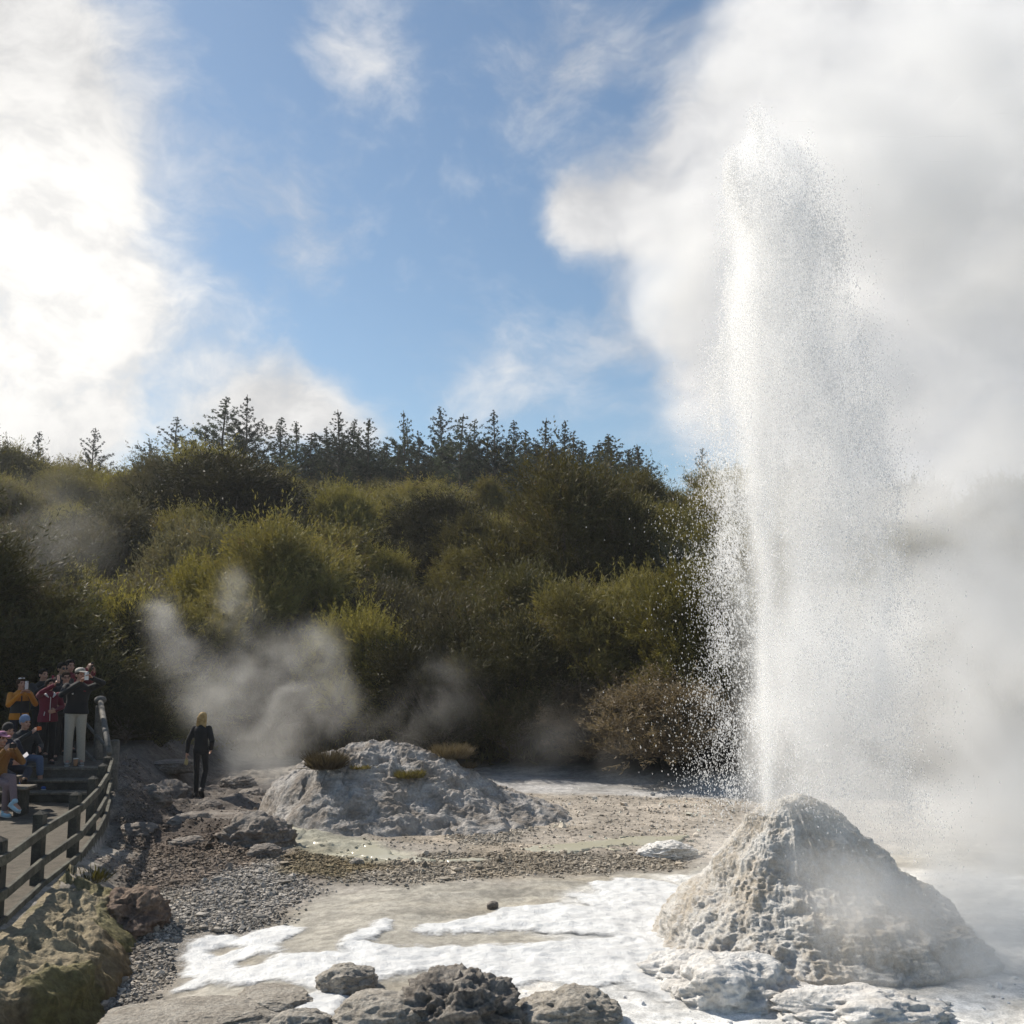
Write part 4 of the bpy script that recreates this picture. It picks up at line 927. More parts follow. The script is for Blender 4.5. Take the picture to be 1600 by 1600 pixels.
def person(name_label, loc, face, H=1.72, head=(0, 0), lean=(0, 0, 0), pose=None, skin=None, top=None, legs=None, hair=None, hairstyle='short', shoes=None, hem=-.02, jacket_len=0., slim=1., cap=None, beanie=None, glasses=False, extras=None, cuffs=True, sleeve_to=1., leg_to=1., group=None, legr=1.):
    """joints in metres for a 1.72 m figure that faces -Y; face = turn of the whole figure about Z"""
    skin = skin or M_skin; s = H / 1.72
    J = dict(pel=vec(0, 0, .95), neck=vec(0, .01, 1.44), eL=vec(.235, .05, 1.13), wL=vec(.235, -.04, .88), eR=vec(-.235, .05, 1.13), wR=vec(-.235, -.04, .88),
             kL=vec(.10, -.015, .51), aL=vec(.11, .03, .085), kR=vec(-.10, -.015, .51), aR=vec(-.11, .03, .085), fL=vec(.06, -1, 0), fR=vec(-.06, -1, 0), hL=None, hR=None, nL=None, nR=None, cL=.5, cR=.5)
    for k, v in (pose or {}).items(): J[k] = np.asarray(v, float) if isinstance(v, (tuple, list)) else v
    pel, neck = J['pel'], J['neck']; up = unit(neck - pel); xax = unit(J.get('sh', vec(1, 0, 0))); xax = unit(xax - up * np.dot(xax, up)); fw = np.cross(xax, up)
    fw = -np.cross(up, xax) if np.dot(fw, (0, -1, 0)) < -.99 else fw
    if np.dot(fw, vec(0, -1, 0)) < 0: fw = -fw
    sw = .185 * slim
    sL, sR = neck + xax * sw - up * .045, neck - xax * sw - up * .045
    hL, hR = pel + xax * .088, pel - xax * .088
    root = empty('person', loc, name_label, 'person', group, face); root.scale = (s, s, s)
    P = lambda f: pel + (neck - pel) * f
    def torso(mb, g_, lo=0., ex=0.):
        fr = np.array([lo, .0 if lo < 0 else .08, .22, .42, .62, .80, .92, 1.0, 1.06]); rx = np.array([.155, .168, .150, .142, .160, .178, .165, .095, .055]) * slim + g_; ry = np.array([.105, .115, .105, .100, .112, .115, .10, .07, .055]) + g_
        if lo < 0: rx[0] += .012 + ex; ry[0] += .012 + ex; rx[1] += ex * .6; ry[1] += ex * .6
        mb.loft([P(f) for f in fr], rx, ry, X=xax, seg=20)
    # body
    b = MB(); torso(b, -.004)
    b.ell(P(.0), (.13 * slim, .09, .06))
    for S, E, W in ((sL, J['eL'], J['wL']), (sR, J['eR'], J['wR'])):
        b.cap(S, E, .050, .039); b.cap(E, W, .038, .026)
    for Hh, K, A, F in ((hL, J['kL'], J['aL'], J['fL']), (hR, J['kR'], J['aR'], J['fR'])):
        b.cap(Hh, K, .066 * legr, .048 * legr); b.cap(K, K * .55 + A * .45, .048 * legr, .046 * legr); b.cap(K * .6 + A * .4, A, .046 * legr, .034); b.cap(A, A + unit(F) * .13 - vec(0, 0, .035), .036, .03)
    yaw, pit = head; Rh = np.array(Matrix.Rotation(R(yaw), 3, 'Z') @ Matrix.Rotation(R(pit), 3, 'X'))
    hc = neck + up * .075 + Rh @ vec(0, -.022, .095)
    T = lambda x, y, z: hc + Rh @ vec(x, y, z)
    b.cap(neck - up * .03, hc + Rh @ vec(0, .015, -.05), .055, .052)
    b.ell(T(0, .012, .022), (.073, .092, .092), Rh); b.ell(T(0, -.026, -.035), (.057, .062, .075), Rh)       # skull, face
    b.ell(T(0, -.060, -.088), (.030, .026, .022), Rh)                                                       # chin
    b.cap(T(0, -.078, .012), T(0, -.103, -.028), .010, .0145, 8); b.ell(T(.011, -.092, -.033), (.010, .011, .008), Rh); b.ell(T(-.011, -.092, -.033), (.010, .011, .008), Rh)
    for sx in (1, -1):
        b.ell(T(sx * .074, .010, -.008), (.012, .022, .031), Rh); b.cap(T(sx * .045, -.074, .024), T(sx * .014, -.082, .022), .009, .010, 8); b.ell(T(sx * .04, -.058, -.03), (.022, .02, .022), Rh)
    for W, E, h_, n_, cu, sd in ((J['wL'], J['eL'], J['hL'], J['nL'], J['cL'], -1), (J['wR'], J['eR'], J['hR'], J['nR'], J['cR'], 1)):
        d = unit(W - E) if h_ is None else unit(h_); n = (xax * (-1 if sd == -1 else 1)) if n_ is None else np.asarray(n_, float)
        hand(b, W, d, n, cu, side=sd * (1 if True else -1))
    remeshed(b, 'body', skin, root, .0075, 3)
    for sx in (1, -1):
        m = MB(); m.ell(T(sx * .032, -.076, .004), (.013, .008, .0065), Rh, 10, 7); m.build('eye', M_eye, root)
        m = MB(); m.cap(T(sx * .048, -.079, .028), T(sx * .018, -.090, .030), .004, .005, 6); m.build('eyebrow', hair or H_brown, root)
    m = MB(); m.cap(T(-.020, -.0835, -.058), T(0, -.0895, -.060), .0045, .0065, 6); m.cap(T(.020, -.0835, -.058), T(0, -.0895, -.060), .0045, .0065, 6); m.build('lips', M_lip, root)
    if hair and not beanie:
        m = MB(); m.ell(T(0, .028, .034), (.082, .094, .092), Rh); m.ell(T(0, .05, -.02), (.077, .065, .07), Rh); m.ell(T(0, -.03, .085), (.066, .058, .035), Rh)
        for sx in (1, -1): m.ell(T(sx * .058, .005, .045), (.025, .065, .05), Rh)
        if hairstyle == 'long':
            for x_ in np.linspace(-.06, .06, 6): m.cap(T(x_, .06, 0), T(x_ * 1.5, .09, -.20 - .05 * math.sin(x_ * 90)), .038, .012)
            for sx in (1, -1): m.cap(T(sx * .072, .02, .03), T(sx * .085, .045, -.15), .026, .014)
        if hairstyle == 'bob':
            for sx in (1, -1): m.cap(T(sx * .07, .01, .03), T(sx * .075, .02, -.06), .028, .022)
        remeshed(m, 'hair', hair, root, .009, 2)
    if cap:
        m = MB(); m.loft([T(0, .012, .045), T(0, .012, .085), T(0, .012, .115), T(0, .012, .132), T(0, .012, .134)], [.087, .085, .068, .035, .004], [.104, .101, .082, .042, .004], X=Rh @ vec(1, 0, 0), seg=20); m.build('cap', cap, root)
        m = MB(); m.loft([T(0, -.075, .058), T(0, -.125, .05), T(0, -.16, .036), T(0, -.172, .03)], [.075, .07, .048, .01], [.006, .006, .006, .003], X=Rh @ vec(1, 0, 0), seg=16); m.build('cap_brim', cap, root)
    if beanie:
        m = MB(); m.ell(T(0, .022, .052), (.090, .104, .10), Rh); m.ell(T(0, .06, .03), (.075, .07, .08), Rh); remeshed(m, 'beanie', beanie, root, .009, 3)
    if glasses:
        m = MB()
        for sx in (1, -1):
            c = T(sx * .033, -.092, .004); a = np.linspace(0, 2 * np.pi, 13)
            m.loft([c + Rh @ vec(.022 * math.cos(q), 0, .017 * math.sin(q)) for q in a], [.003] * 13, seg=5, caps=False); m.cap(T(sx * .055, -.09, .008), T(sx * .078, .0, .006), .003, .003, 5)
        m.cap(T(-.011, -.094, .008), T(.011, -.094, .008), .003, .003, 5); m.build('glasses', M_glass, root)
        if glasses == 'sun':
            m = MB()
            for sx in (1, -1): m.ell(T(sx * .033, -.090, .003), (.023, .006, .018), Rh)
            m.build('lens', M_lens, root)
    # trousers
    def leg_cloth(mb, g_, to, ra=.060):
        for Hh, K, A in ((hL, J['kL'], J['aL']), (hR, J['kR'], J['aR'])):
            mb.cap(Hh + up * .03, K, .090 * legr + g_, .066 * legr + g_)
            if to > .5: mb.cap(K, K + (A + vec(0, 0, .0) - K) * min(1, (to - .5) * 2), .066 * legr + g_, (ra * legr + g_))
        mb.loft([P(-.20), P(-.12), P(.0), P(.1), P(.18)], np.array([.10, .16, .17, .162, .150]) * slim + g_, np.array([.06, .108, .122, .118, .105]) + g_, X=xax, seg=18)
    m = MB(); leg_cloth(m, .0, leg_to); remeshed(m, 'trousers', legs or M_black, root, .012, 3)
    # jacket
    m = MB(); torso(m, .024, -.02 - jacket_len, .01)
    for S, E, W in ((sL, J['eL'], J['wL']), (sR, J['eR'], J['wR'])):
        m.cap(S - up * .005, E, .068, .056); 
        if sleeve_to > .5: m.cap(E, E + (W - E) * min(.96, (sleeve_to - .5) * 1.92), .056, .042)
    m.loft([neck - up * .03, neck + up * .025, neck + up * .05], [.085, .075, .070], [.075, .072, .068], X=xax, seg=16)
    remeshed(m, 'jacket', top, root, .012, 3)
    sm = shoes or M_shoe
    for A, F in ((J['aL'], J['fL']), (J['aR'], J['fR'])):
        f = unit(F); u_ = unit(np.cross(np.cross(f, (0, 0, 1)), f)); x_ = np.cross(f, u_); m = MB()
        base = A - u_ * .048
        m.loft([base - f * .075, base - f * .06, base, base + f * .09, base + f * .16, base + f * .185], [.02, .040, .043, .048, .040, .012], [.02, .040, .052, .040, .028, .012], X=x_, seg=14); m.cap(A + u_ * .03, A - u_ * .02 - f * .01, .05, .052)
        m.build('shoe', sm, root)
        m = MB(); q = base - u_ * .032; m.loft([q - f * .085, q - f * .07, q, q + f * .09, q + f * .165, q + f * .192], [.018, .042, .045, .051, .042, .014], [.011] * 6, X=x_, seg=14); m.build('sole', M_sole if sm not in (M_shoe, M_tan) else M_shoe, root)
    ctx = dict(root=root, T=T, J=J, P=P, up=up, x=xax, fw=fw, s=s, neck=neck, Rh=Rh)
    if extras: extras(ctx)
    return ctx
def world_pt(ctx, p):
    r_ = ctx['root']; M = Matrix.Rotation(r_.rotation_euler.z, 3, 'Z'); return np.array(M @ (Vector(p) * ctx['s']) + r_.location)
def world_dir(ctx, d): return np.array(Matrix.Rotation(ctx['root'].rotation_euler.z, 3, 'Z') @ Vector(d))
def phone(ctx, p, aim, mat, label, wide=False, size=(.075, .15, .009), name='phone', cat='phone'):
    """a phone standing upright at p (in the holder's space), its camera side towards aim"""
    c = world_pt(ctx, p); f = unit(world_dir(ctx, aim)); u_ = unit(vec(0, 0, 1) - f * f[2]); x_ = np.cross(u_, f)
    if wide: u_, x_ = x_, -u_
    root = empty(name, c, label, cat)
    m = MB(); m.box((0, 0, 0), (size[0], size[1], size[2]), bev=.006); V = np.concatenate(m.v); V = V[:, :1] * x_ + V[:, 1:2] * u_ + V[:, 2:3] * f; m.v = [V]; m.build('shell', mat, root, smooth=False)
    m = MB(); m.loft([x_ * size[0] * .26 + u_ * size[1] * .38 + f * q for q in (size[2] * .45, size[2] * .5 + .003, size[2] * .5 + .0035)], [.010, .010, .002], seg=12); m.build('camera_lens', M_lens, root)
    m = MB(); m.box((0, 0, 0), (size[0] * .92, size[1] * .93, .002)); V = np.concatenate(m.v); m.v = [V[:, :1] * x_ + V[:, 1:2] * u_ + (V[:, 2:3] - size[2] * .5 - .0012) * f]; m.build('screen', M_phone_b, root, smooth=False)
    return root
def strip(ctx, pts, r_, mat, name, flat=.4):
    m = MB(); m.loft([np.asarray(p) for p in pts], [r_] * len(pts), seg=6); m.build(name, mat, ctx['root'])
FACE = R(48)
two_hands = lambda z=1.52, y=-.34, x=0.: dict(wL=(x + .075, y + .075, z - .075), wR=(x - .075, y + .075, z - .075), eL=(.26, -.20, z - .30), eR=(-.26, -.20, z - .30), hL=(-.30, -.55, .8), hR=(.30, -.55, .8), nL=(-.5, -.5, -.2), nR=(.5, -.5, -.2), cL=.9, cR=.9)
def at_px(px, Y, z): q = at(px, 1150, Y); return (float(q[0]), Y, z)
# the man in beige trousers
def ex_cap(c):
    strip(c, [c['P'](.78) + c['fw'] * .150 + c['x'] * .08, c['P'](.765) + c['fw'] * .151 + c['x'] * .12], .012, M_red, 'badge')
    strip(c, [c['P'](.68) + c['fw'] * .142 - c['x'] * .10, c['P'](.64) + c['fw'] * .140 - c['x'] * .09], .014, M_white_c, 'badge')
# body faces partly towards camera
p1 = person('person in pale cap, black jacket and beige trousers filming beside the railing', at_px(117, 19.3, PLAT), R(24), 1.76, (28, -4), pose={**two_hands(1.565, -.34, .13), 'eL': (.42, -.16, 1.46), 'wL': (.22, -.30, 1.56), 'hL': (-.45, -.35, .55), 'pel': (0, 0, .95), 'neck': (.03, .0, 1.44), 'aL': (.12, -.01, .085), 'aR': (-.10, .04, .085)},
            top=M_black, legs=M_beige, hair=H_brown, cap=M_cream, shoes=M_greyshoe, extras=ex_cap, slim=1.12, jacket_len=.05, legr=1.18)
phone(p1, (.135, -.365, 1.60), (.35, -1, 0), M_phone_w, 'white phone held up in both hands by the person in beige trousers')
def ex_maroon(c):
    z0, z1 = c['P'](.96), c['P'](-.14)
    strip(c, [z0 + c['fw'] * .085, c['P'](.8) + c['fw'] * .142, c['P'](.5) + c['fw'] * .130, c['P'](.2) + c['fw'] * .135, c['P'](-.14) + c['fw'] * .148], .007, M_white_c, 'zip')
    strip(c, [c['P'](.24) + c['fw'] * .125 - c['x'] * .10, c['P'](.08) + c['fw'] * .130 - c['x'] * .115], .008, M_white_c, 'pocket_zip')
    m = MB()
    for sx in (1, -1): m.loft([c['P'](1.02) + c['x'] * sx * .07 + c['fw'] * .03, c['P'](.93) + c['x'] * sx * .085 + c['fw'] * .105, c['P'](.82) + c['x'] * sx * .04 + c['fw'] * .150], [.03, .03, .008], [.012, .014, .006], X=c['x'], seg=8)
    m.build('collar', M_white_c, c['root'])
p2 = person('person in a maroon jacket with white lining holding a pink phone high', at_px(73, 19.45, PLAT), R(40), 1.56, (18, -3), pose=dict(eR=(-.22, -.26, 1.47), wR=(-.02, -.42, 1.62), hR=(.2, -.5, .85), nR=(.7, -.4, 0), cR=1., eL=(.27, -.02, 1.15), wL=(.09, -.20, 1.09), hL=(-.8, -.4, -.1), nL=(0, 1, 0)), top=M_maroon, legs=M_black, hair=H_black, hairstyle='bob', jacket_len=.17, extras=ex_maroon, slim=1.02)
phone(p2, (.03, -.47, 1.74), (.55, -1, 0), M_phone_p, 'pink gold phone held high by the person in the maroon jacket')
def ex_orange(c):
    m = MB(); m.loft([c['P'](f) for f in (.14, .3, .5, .64)], [.188, .181, .178, .192], [.143, .138, .135, .144], X=c['x'], seg=20, caps=False); m.build('dark_panel', M_char, c['root'])
    strip(c, [c['P'](.95) + c['fw'] * .09, c['P'](.8) + c['fw'] * .145, c['P'](.5) + c['fw'] * .142, c['P'](.12) + c['fw'] * .150, c['P'](-.1) + c['fw'] * .150], .014, M_char, 'zip')
    strip(c, [c['P'](.9) + c['x'] * .12 + c['fw'] * .10, c['P'](.5) + c['x'] * .19 + c['fw'] * .12, c['P'](.1) + c['x'] * .2 + c['fw'] * .13, c['P'](-.15) + c['x'] * .12 + c['fw'] * .17], .006, M_char, 'strap')
    m = MB()
    for sx in (1, -1): m.cap(c['T'](sx * .035, -.05, .118), c['T'](sx * .055, -.01, .118), .014, .012, 8)
    m.cap(c['T'](-.035, -.05, .118), c['T'](.035, -.05, .118), .006, .006, 6); m.build('raised_sunglasses', M_phone_w, c['root'])
p3 = person('person in an orange and charcoal jacket standing and filming with a white phone', at_px(28, 19.7, PLAT), R(38), 1.56, (14, -4), pose=two_hands(1.50, -.33, .03), top=M_orange, legs=M_navy, hair=H_brown, hairstyle='bob', jacket_len=.12, extras=ex_orange)
phone(p3, (.03, -.36, 1.60), (.5, -1, 0), M_phone_w, 'white phone held up by the person in the orange jacket')
p4 = person('person with short black hair and black jacket standing behind the orange and maroon jackets', at_px(62, 20.5, PLAT), R(50), 1.72, (8, 0), pose=dict(eR=(-.22, -.24, 1.28), wR=(-.03, -.38, 1.46), hR=(.2, -.3, .9), cR=.9), top=M_black, legs=M_black, hair=H_black, slim=1.08)
phone(p4, (.0, -.42, 1.54), (.4, -1, 0), cloth('red case', (.35, .03, .05), .4), 'red phone raised in front of the face of the person with short black hair', size=(.07, .13, .01))
p5 = person('smiling person in black with spectacles and an open collar', at_px(98, 20.2, PLAT), R(22), 1.67, (12, 2), pose=dict(eL=(.25, -.02, 1.13), wL=(.12, -.22, 1.08), hL=(-.8, -.4, 0), eR=(-.25, -.02, 1.13), wR=(-.13, -.24, 1.06), hR=(.7, -.4, -.1)), top=M_black, legs=M_char, hair=H_brown, glasses=True)
p6 = person('person in dark sunglasses at the back of the standing group', at_px(91, 20.9, PLAT), R(52), 1.83, (6, 0), top=M_char, legs=M_black, hair=H_black, glasses='sun', skin=M_skin2)
p7 = person('tallest person at the back in a dark red top reaching a phone forward', at_px(103, 21.4, PLAT), R(52), 1.88, (0, 0), pose=dict(eL=(.30, -.22, 1.30), wL=(.24, -.44, 1.50), hL=(-.2, -.3, .9), cL=.9, eR=(-.18, -.28, 1.36), wR=(.10, -.46, 1.55), hR=(.2, -.3, .9), cR=.9), top=M_red, legs=M_black, hair=H_black)
phone(p7, (.17, -.50, 1.62), (.6, -1, 0), M_phone_b, 'black phone held sideways by the tallest person at the back', size=(.08, .15, .01))
# seated visitors
sit = lambda sp=.12, kz=.50, zseat=.55: dict(pel=(0, .02, zseat), neck=(0, -.06, zseat + .50), kL=(sp, -.44, kz), kR=(-sp, -.44, kz), aL=(sp, -.38, .085), aR=(-sp, -.38, .085))
pb = person('seated person in a blue beanie and jeans pointing an orange camera', (-8.90, 18.95, TERR + rise), R(48), 1.74, (12, -2), pose={**sit(.13, .50, .46), 'neck': (.0, -.08, .97), 'kL': (.14, -.46, .52), 'aL': (.16, -.50, .085), 'kR': (-.14, -.44, .50), 'aR': (-.12, -.36, .085), 'eR': (-.2, -.22, .80), 'wR': (.02, -.36, .98), 'hR': (.5, -.4, .6), 'cR': 1., 'eL': (.28, -.16, .72), 'wL': (.16, -.40, .66), 'hL': (-.2, -.8, .2)},
            top=M_char, legs=M_jean, beanie=M_beanie, hair=H_brown, shoes=M_blue_shoe, skin=M_skin, leg_to=.78)
phone(pb, (.12, -.42, 1.05), (.5, -1, 0), M_cam_o, 'small orange camera held out by the person in the blue beanie', size=(.10, .065, .03), name='camera', cat='camera')
pc = person('seated person in a purple pink cap and mustard jacket with mauve leggings and crossed legs', (-8.42, 17.12, TERR), R(55), 1.70, (10, -2), pose={**sit(.10, .56, .55), 'kL': (.02, -.46, .62), 'aL': (-.02, -.62, .24), 'kR': (-.06, -.44, .52), 'aR': (-.02, -.36, .085), 'fL': (.2, -1, -.45), 'eR': (-.25, -.24, .78), 'wR': (-.06, -.32, 1.06), 'hR': (.3, -.5, .7), 'cR': 1.1, 'eL': (.28, -.28, .84), 'wL': (.10, -.34, 1.07), 'hL': (-.3, -.5, .7), 'cL': 1.1},
            top=M_mustard, legs=M_mauve, cap=M_pink, hair=H_brown, hairstyle='bob', shoes=M_sky_shoe, legr=.92, leg_to=.95)
phone(pc, (.02, -.42, 1.13), (.4, -1, 0), M_phone_b, 'black camera raised to the face of the person in the purple pink cap', size=(.11, .075, .05), name='camera', cat='camera')
pd = person('seated person in dark clothes and black hat with one leg stretched over a knee', (-8.72, 17.95, TERR), R(60), 1.74, (0, 0), pose={**sit(.12, .53, .58), 'kL': (.16, -.46, .60), 'aL': (-.10, -.72, .46), 'fL': (-.3, -.5, .5), 'eR': (-.26, -.1, .80), 'wR': (-.08, -.36, .74), 'hR': (.3, -.8, .1), 'eL': (.27, -.10, .80), 'wL': (.10, -.36, .75), 'hL': (-.3, -.8, .1)},
            top=M_navy, legs=M_navy, beanie=M_black, hair=H_black, shoes=M_tan)
bk = empty('booklet', world_pt(pd, (.05, -.46, .80)), 'white folded booklet on the lap of the person in the black hat', 'booklet')
m = MB(); V = np.array([(-.10, -.07, .0), (.0, -.08, .02), (.10, -.07, .045), (-.10, .07, .0), (.0, .08, .03), (.10, .07, .06)])
m.add(np.concatenate([V, V - (0, 0, .005)]), [(0, 1, 4, 3), (1, 2, 5, 4), (9, 10, 7, 6), (10, 11, 8, 7), (0, 6, 7, 1), (1, 7, 8, 2), (3, 4, 10, 9), (4, 5, 11, 10), (0, 3, 9, 6), (2, 8, 11, 5)]); m.build('pages', material('paper', (.55, .53, .55), .8), bk, smooth=False); bk.rotation_euler = (.2, -.5, R(30))
stool = empty('timber_bench', (-8.92, 18.0, TERR), 'timber bench under the seated person in the black hat', 'bench')
m = MB(); m.box((0, 0, .47), (.9, .36, .04), bev=.008); m.build('seat', M_board, stool, smooth=False)
for sx in (-.36, .36):
    m = MB(); m.box((sx, 0, .225), (.07, .3, .45), bev=.008); m.build('leg', M_wood2, stool, smooth=False)
# the woman walking away along the rocky path
wz = float(terrain(-6.28, 21.1)) + .02
pw = person('person with long blond hair in black walking away along the rocky path', (-6.28, 21.1, wz), R(180), 1.67, (0, 2), pose=dict(eL=(.245, .06, 1.15), wL=(.19, -.10, .97), eR=(-.27, .06, 1.17), wR=(-.33, .02, .93), hR=(-.1, .05, -1), kL=(.09, -.10, .52), aL=(.08, .10, .16), fL=(0, -.75, -.65), kR=(-.085, -.05, .51), aR=(-.085, -.05, .085), neck=(0, -.02, 1.44)) if False else
            dict(eR=(-.245, .06, 1.15), wR=(-.19, -.10, .97), eL=(.245, .05, 1.16), wL=(.285, .0, .91), hL=(.1, .05, -1), kR=(-.09, -.08, .53), aR=(-.08, .10, .17), fR=(0, -.75, -.65), kL=(.085, -.05, .51), aL=(.085, -.05, .085), neck=(0, -.02, 1.44)),
            top=M_black, legs=M_black, hair=H_blond, hairstyle='long', slim=.80, legr=.88)
cl = empty('soap_bag', world_pt(pw, (.295, .0, .80)), 'small pale yellow cloth bag dangling from the hand of the walking person', 'bag')
m = MB(); m.loft([(0, 0, .03), (.0, 0, 0), (.008, 0, -.05), (.0, 0, -.12), (.01, 0, -.15)], [.008, .014, .034, .04, .012], [.008, .012, .02, .02, .008], seg=10); m.build('pouch', material('pale yellow cloth', (.50, .42, .22), .8, translucent=.3), cl)
# ------------------------------------------------------------------ the jet of water
VX, VY, VZ = CX - .21, CY - .02, 1.34
jet = empty('geyser_jet', (VX, VY, VZ), 'tall white jet of water and falling spray bursting from the geyser cone', 'geyser jet')
M_drop = material('white water', (.96, .965, .97), .25, spec=.5, translucent=.55, trcol=(.98, .98, .98))
t_ = NT(M_drop.node_tree); o_ = [n for n in t_.n if n.type == 'OUTPUT_MATERIAL'][0]; src_ = o_.inputs[0].links[0].from_socket
tp_ = t_.new('ShaderNodeBsdfTransparent'); mx_ = t_.new('ShaderNodeMixShader'); mx_.inputs[0].default_value = .7; t_.l.new(src_, mx_.inputs[1]); t_.l.new(tp_.outputs[0], mx_.inputs[2]); t_.l.new(mx_.outputs[0], o_.inputs[0])
EZ = [-1.3, .0, .6, 2.0, 4.6, 6.3, 7.0, 7.3, 7.5, 7.6, 7.75, 8.0]
EL = [-.60, -.58, -.56, -.54, -.48, -.37, -.34, -.31, -.27, -.05, .0, .06]; ER = [1.85, 1.82, 1.78, 1.70, 1.45, 1.02, .88, .78, .62, .36, .23, .12]
def envelope(z):
    return np.interp(z, EZ, EL), np.interp(z, EZ, ER)
def drops():
    g = np.random.default_rng(33); P, S = [], []
    v0 = 12.35
    for k in range(2300):                    # pulses of water: each puff is a ragged shred of drops
        z = 7.9 * (1 - g.random() ** 1.5) if g.random() < .75 else g.uniform(0, 7.8)
        l, r = envelope(z); u = g.random() ** 1.25; x = l + (r - l) * (.06 + .92 * u)
        if (z < 2.5 and g.random() < .6) or (z > 7.35 and g.random() < .82): continue
        n = int(g.integers(25, 110)); yw = .40 * (r - l) * math.sqrt(max(.05, 1 - (2 * u - 1) ** 2)) * .5
        ln = g.uniform(.05, .32); s_ = g.normal(0, 1, n); sw = g.uniform(.015, .055)
        q = g.normal(0, 1, (n, 3)) * np.array((sw, sw, .03)); q[:, 2] += s_ * ln; q[:, 0] += s_ * ln * g.normal(.0, .16) + .05 * np.sin(s_ * 2 + k)
        P.append(np.array((x, g.normal(0, yw), z)) + q); S.append(np.abs(g.normal(.0032, .002, n)) + .002 + .003 * (g.random(n) < .05))
    n = 15000; t = 1.0 * g.random(n) ** .9; vz = v0 * (1 - .06 * g.random(n) ** 2); z = vz * t - 4.85 * t * t; sp = .045 + .055 * t + .03 * t * t
    P.append(np.stack([g.normal(0, 1, n) * sp + .02 * t, g.normal(0, 1, n) * sp, z + g.normal(0, .05, n)], 1)); S.append(g.uniform(.003, .007, n))
    for sx, zt, L in ((.07, 8.02, .45), (.11, 7.86, .4), (.03, 7.72, .5), (.33, 7.68, .3), (.50, 7.62, .3), (-.20, 7.62, .35), (-.27, 7.55, .55), (-.31, 7.2, .6), (.24, 7.62, .35), (.42, 7.55, .35), (.60, 7.48, .3), (-.16, 7.5, .4), (.74, 7.2, .3), (.95, 6.5, .4), (1.0, 6.25, .4), (-.37, 6.3, .5), (-.40, 5.6, .6), (-.46, 4.9, .5)):
        n = 420 if zt < 7.7 else 150; s_ = g.random(n) ** .8; q = g.normal(0, 1, (n, 3)) * (.012 + .07 * s_)[:, None]; q[:, 2] = -L * s_ + g.normal(0, .015, n); q[:, 0] += .03 * np.sin(s_ * 9 + sx * 40)
        P.append(np.array((sx, g.normal(0, .06), zt)) + q); S.append(g.uniform(.003, .0075, n))
    n = 60000; z = 7.6 * g.random(n) ** .8 - .6; l, r = envelope(z); u = g.random(n); P.append(np.stack([l + (r - l) * u, g.normal(0, .25, n) * (r - l), z], 1)); S.append(np.abs(g.normal(.0026, .0014, n)) + .0018)
    P, S = np.concatenate(P), np.concatenate(S)
    dens = fbm(P[:, 0] * 3, P[:, 1] * 3, P[:, 2] * 1.1, 4, 301); keep = dens + g.uniform(-.35, .35, len(P)) > -.14
    l, r = envelope(P[:, 2]); e = .10 * fbm(P[:, 2] * 1.5, 3., 1., 4, 302) + g.exponential(.035, len(P)); keep &= (P[:, 0] > l - e) & (P[:, 0] < r + e * 1.5) & (P[:, 2] < 8.05)
    P, S = P[keep], S[keep]
    # drops flung out on the sunny side, thinning away from the jet
    n = 30000; z = g.uniform(-1.2, 5.2, n); off = g.exponential(.17, n) * (1 - .55 * np.clip((z - 2.6) / 2.6, 0, 1)); x = -.42 - off * (1 + .25 * fbm(z * 1.2, 0., 2., 3, 303)); y = g.normal(0, .32, n)
    cl = fbm(x * 4, y * 2, z * 2.2, 3, 304) + g.uniform(-.3, .3, n) > -.05
    P = np.concatenate([P, np.stack([x, y, z], 1)[cl]]); S = np.concatenate([S, (np.abs(g.normal(.0022, .0016, n)) + .0018 + .003 * (g.random(n) < .04))[cl]])
    rr_ = np.hypot(P[:, 0], P[:, 1]); k2 = ~((P[:, 2] < .12 - .55 * np.clip(rr_ - .5, 0, 3)) & (rr_ > .12))
    return P[k2], S[k2]
DP, DS = drops(); print('DROPS', len(DP))
def drop_mesh(name, P, S, parent, kind=None, stretch=1.9):
    g = np.random.default_rng(3); n = len(P)
    O = np.array([(1, 0, 0), (-1, 0, 0), (0, 1, 0), (0, -1, 0), (0, 0, 1), (0, 0, -1)], float); Fo = np.array([(0, 2, 4), (2, 1, 4), (1, 3, 4), (3, 0, 4), (2, 0, 5), (1, 2, 5), (3, 1, 5), (0, 3, 5)])
    V = P[:, None] + O[None] * S[:, None, None] * g.uniform(.7, 1.3, (n, 6, 1)) * np.array((1, 1, stretch)); F = (Fo[None] + (np.arange(n) * 6)[:, None, None]).reshape(-1, 3)
    return mobj(name, V.reshape(-1, 3), F, M_drop, parent, smooth=True, kind=kind)
inner = (np.hypot(DP[:, 0], DP[:, 1]) < .10 + .035 * np.clip(DP[:, 2], 0, 9))
drop_mesh('water_column', DP[inner], DS[inner], jet, 'stuff'); drop_mesh('falling_spray', DP[~inner], DS[~inner], jet, 'stuff')

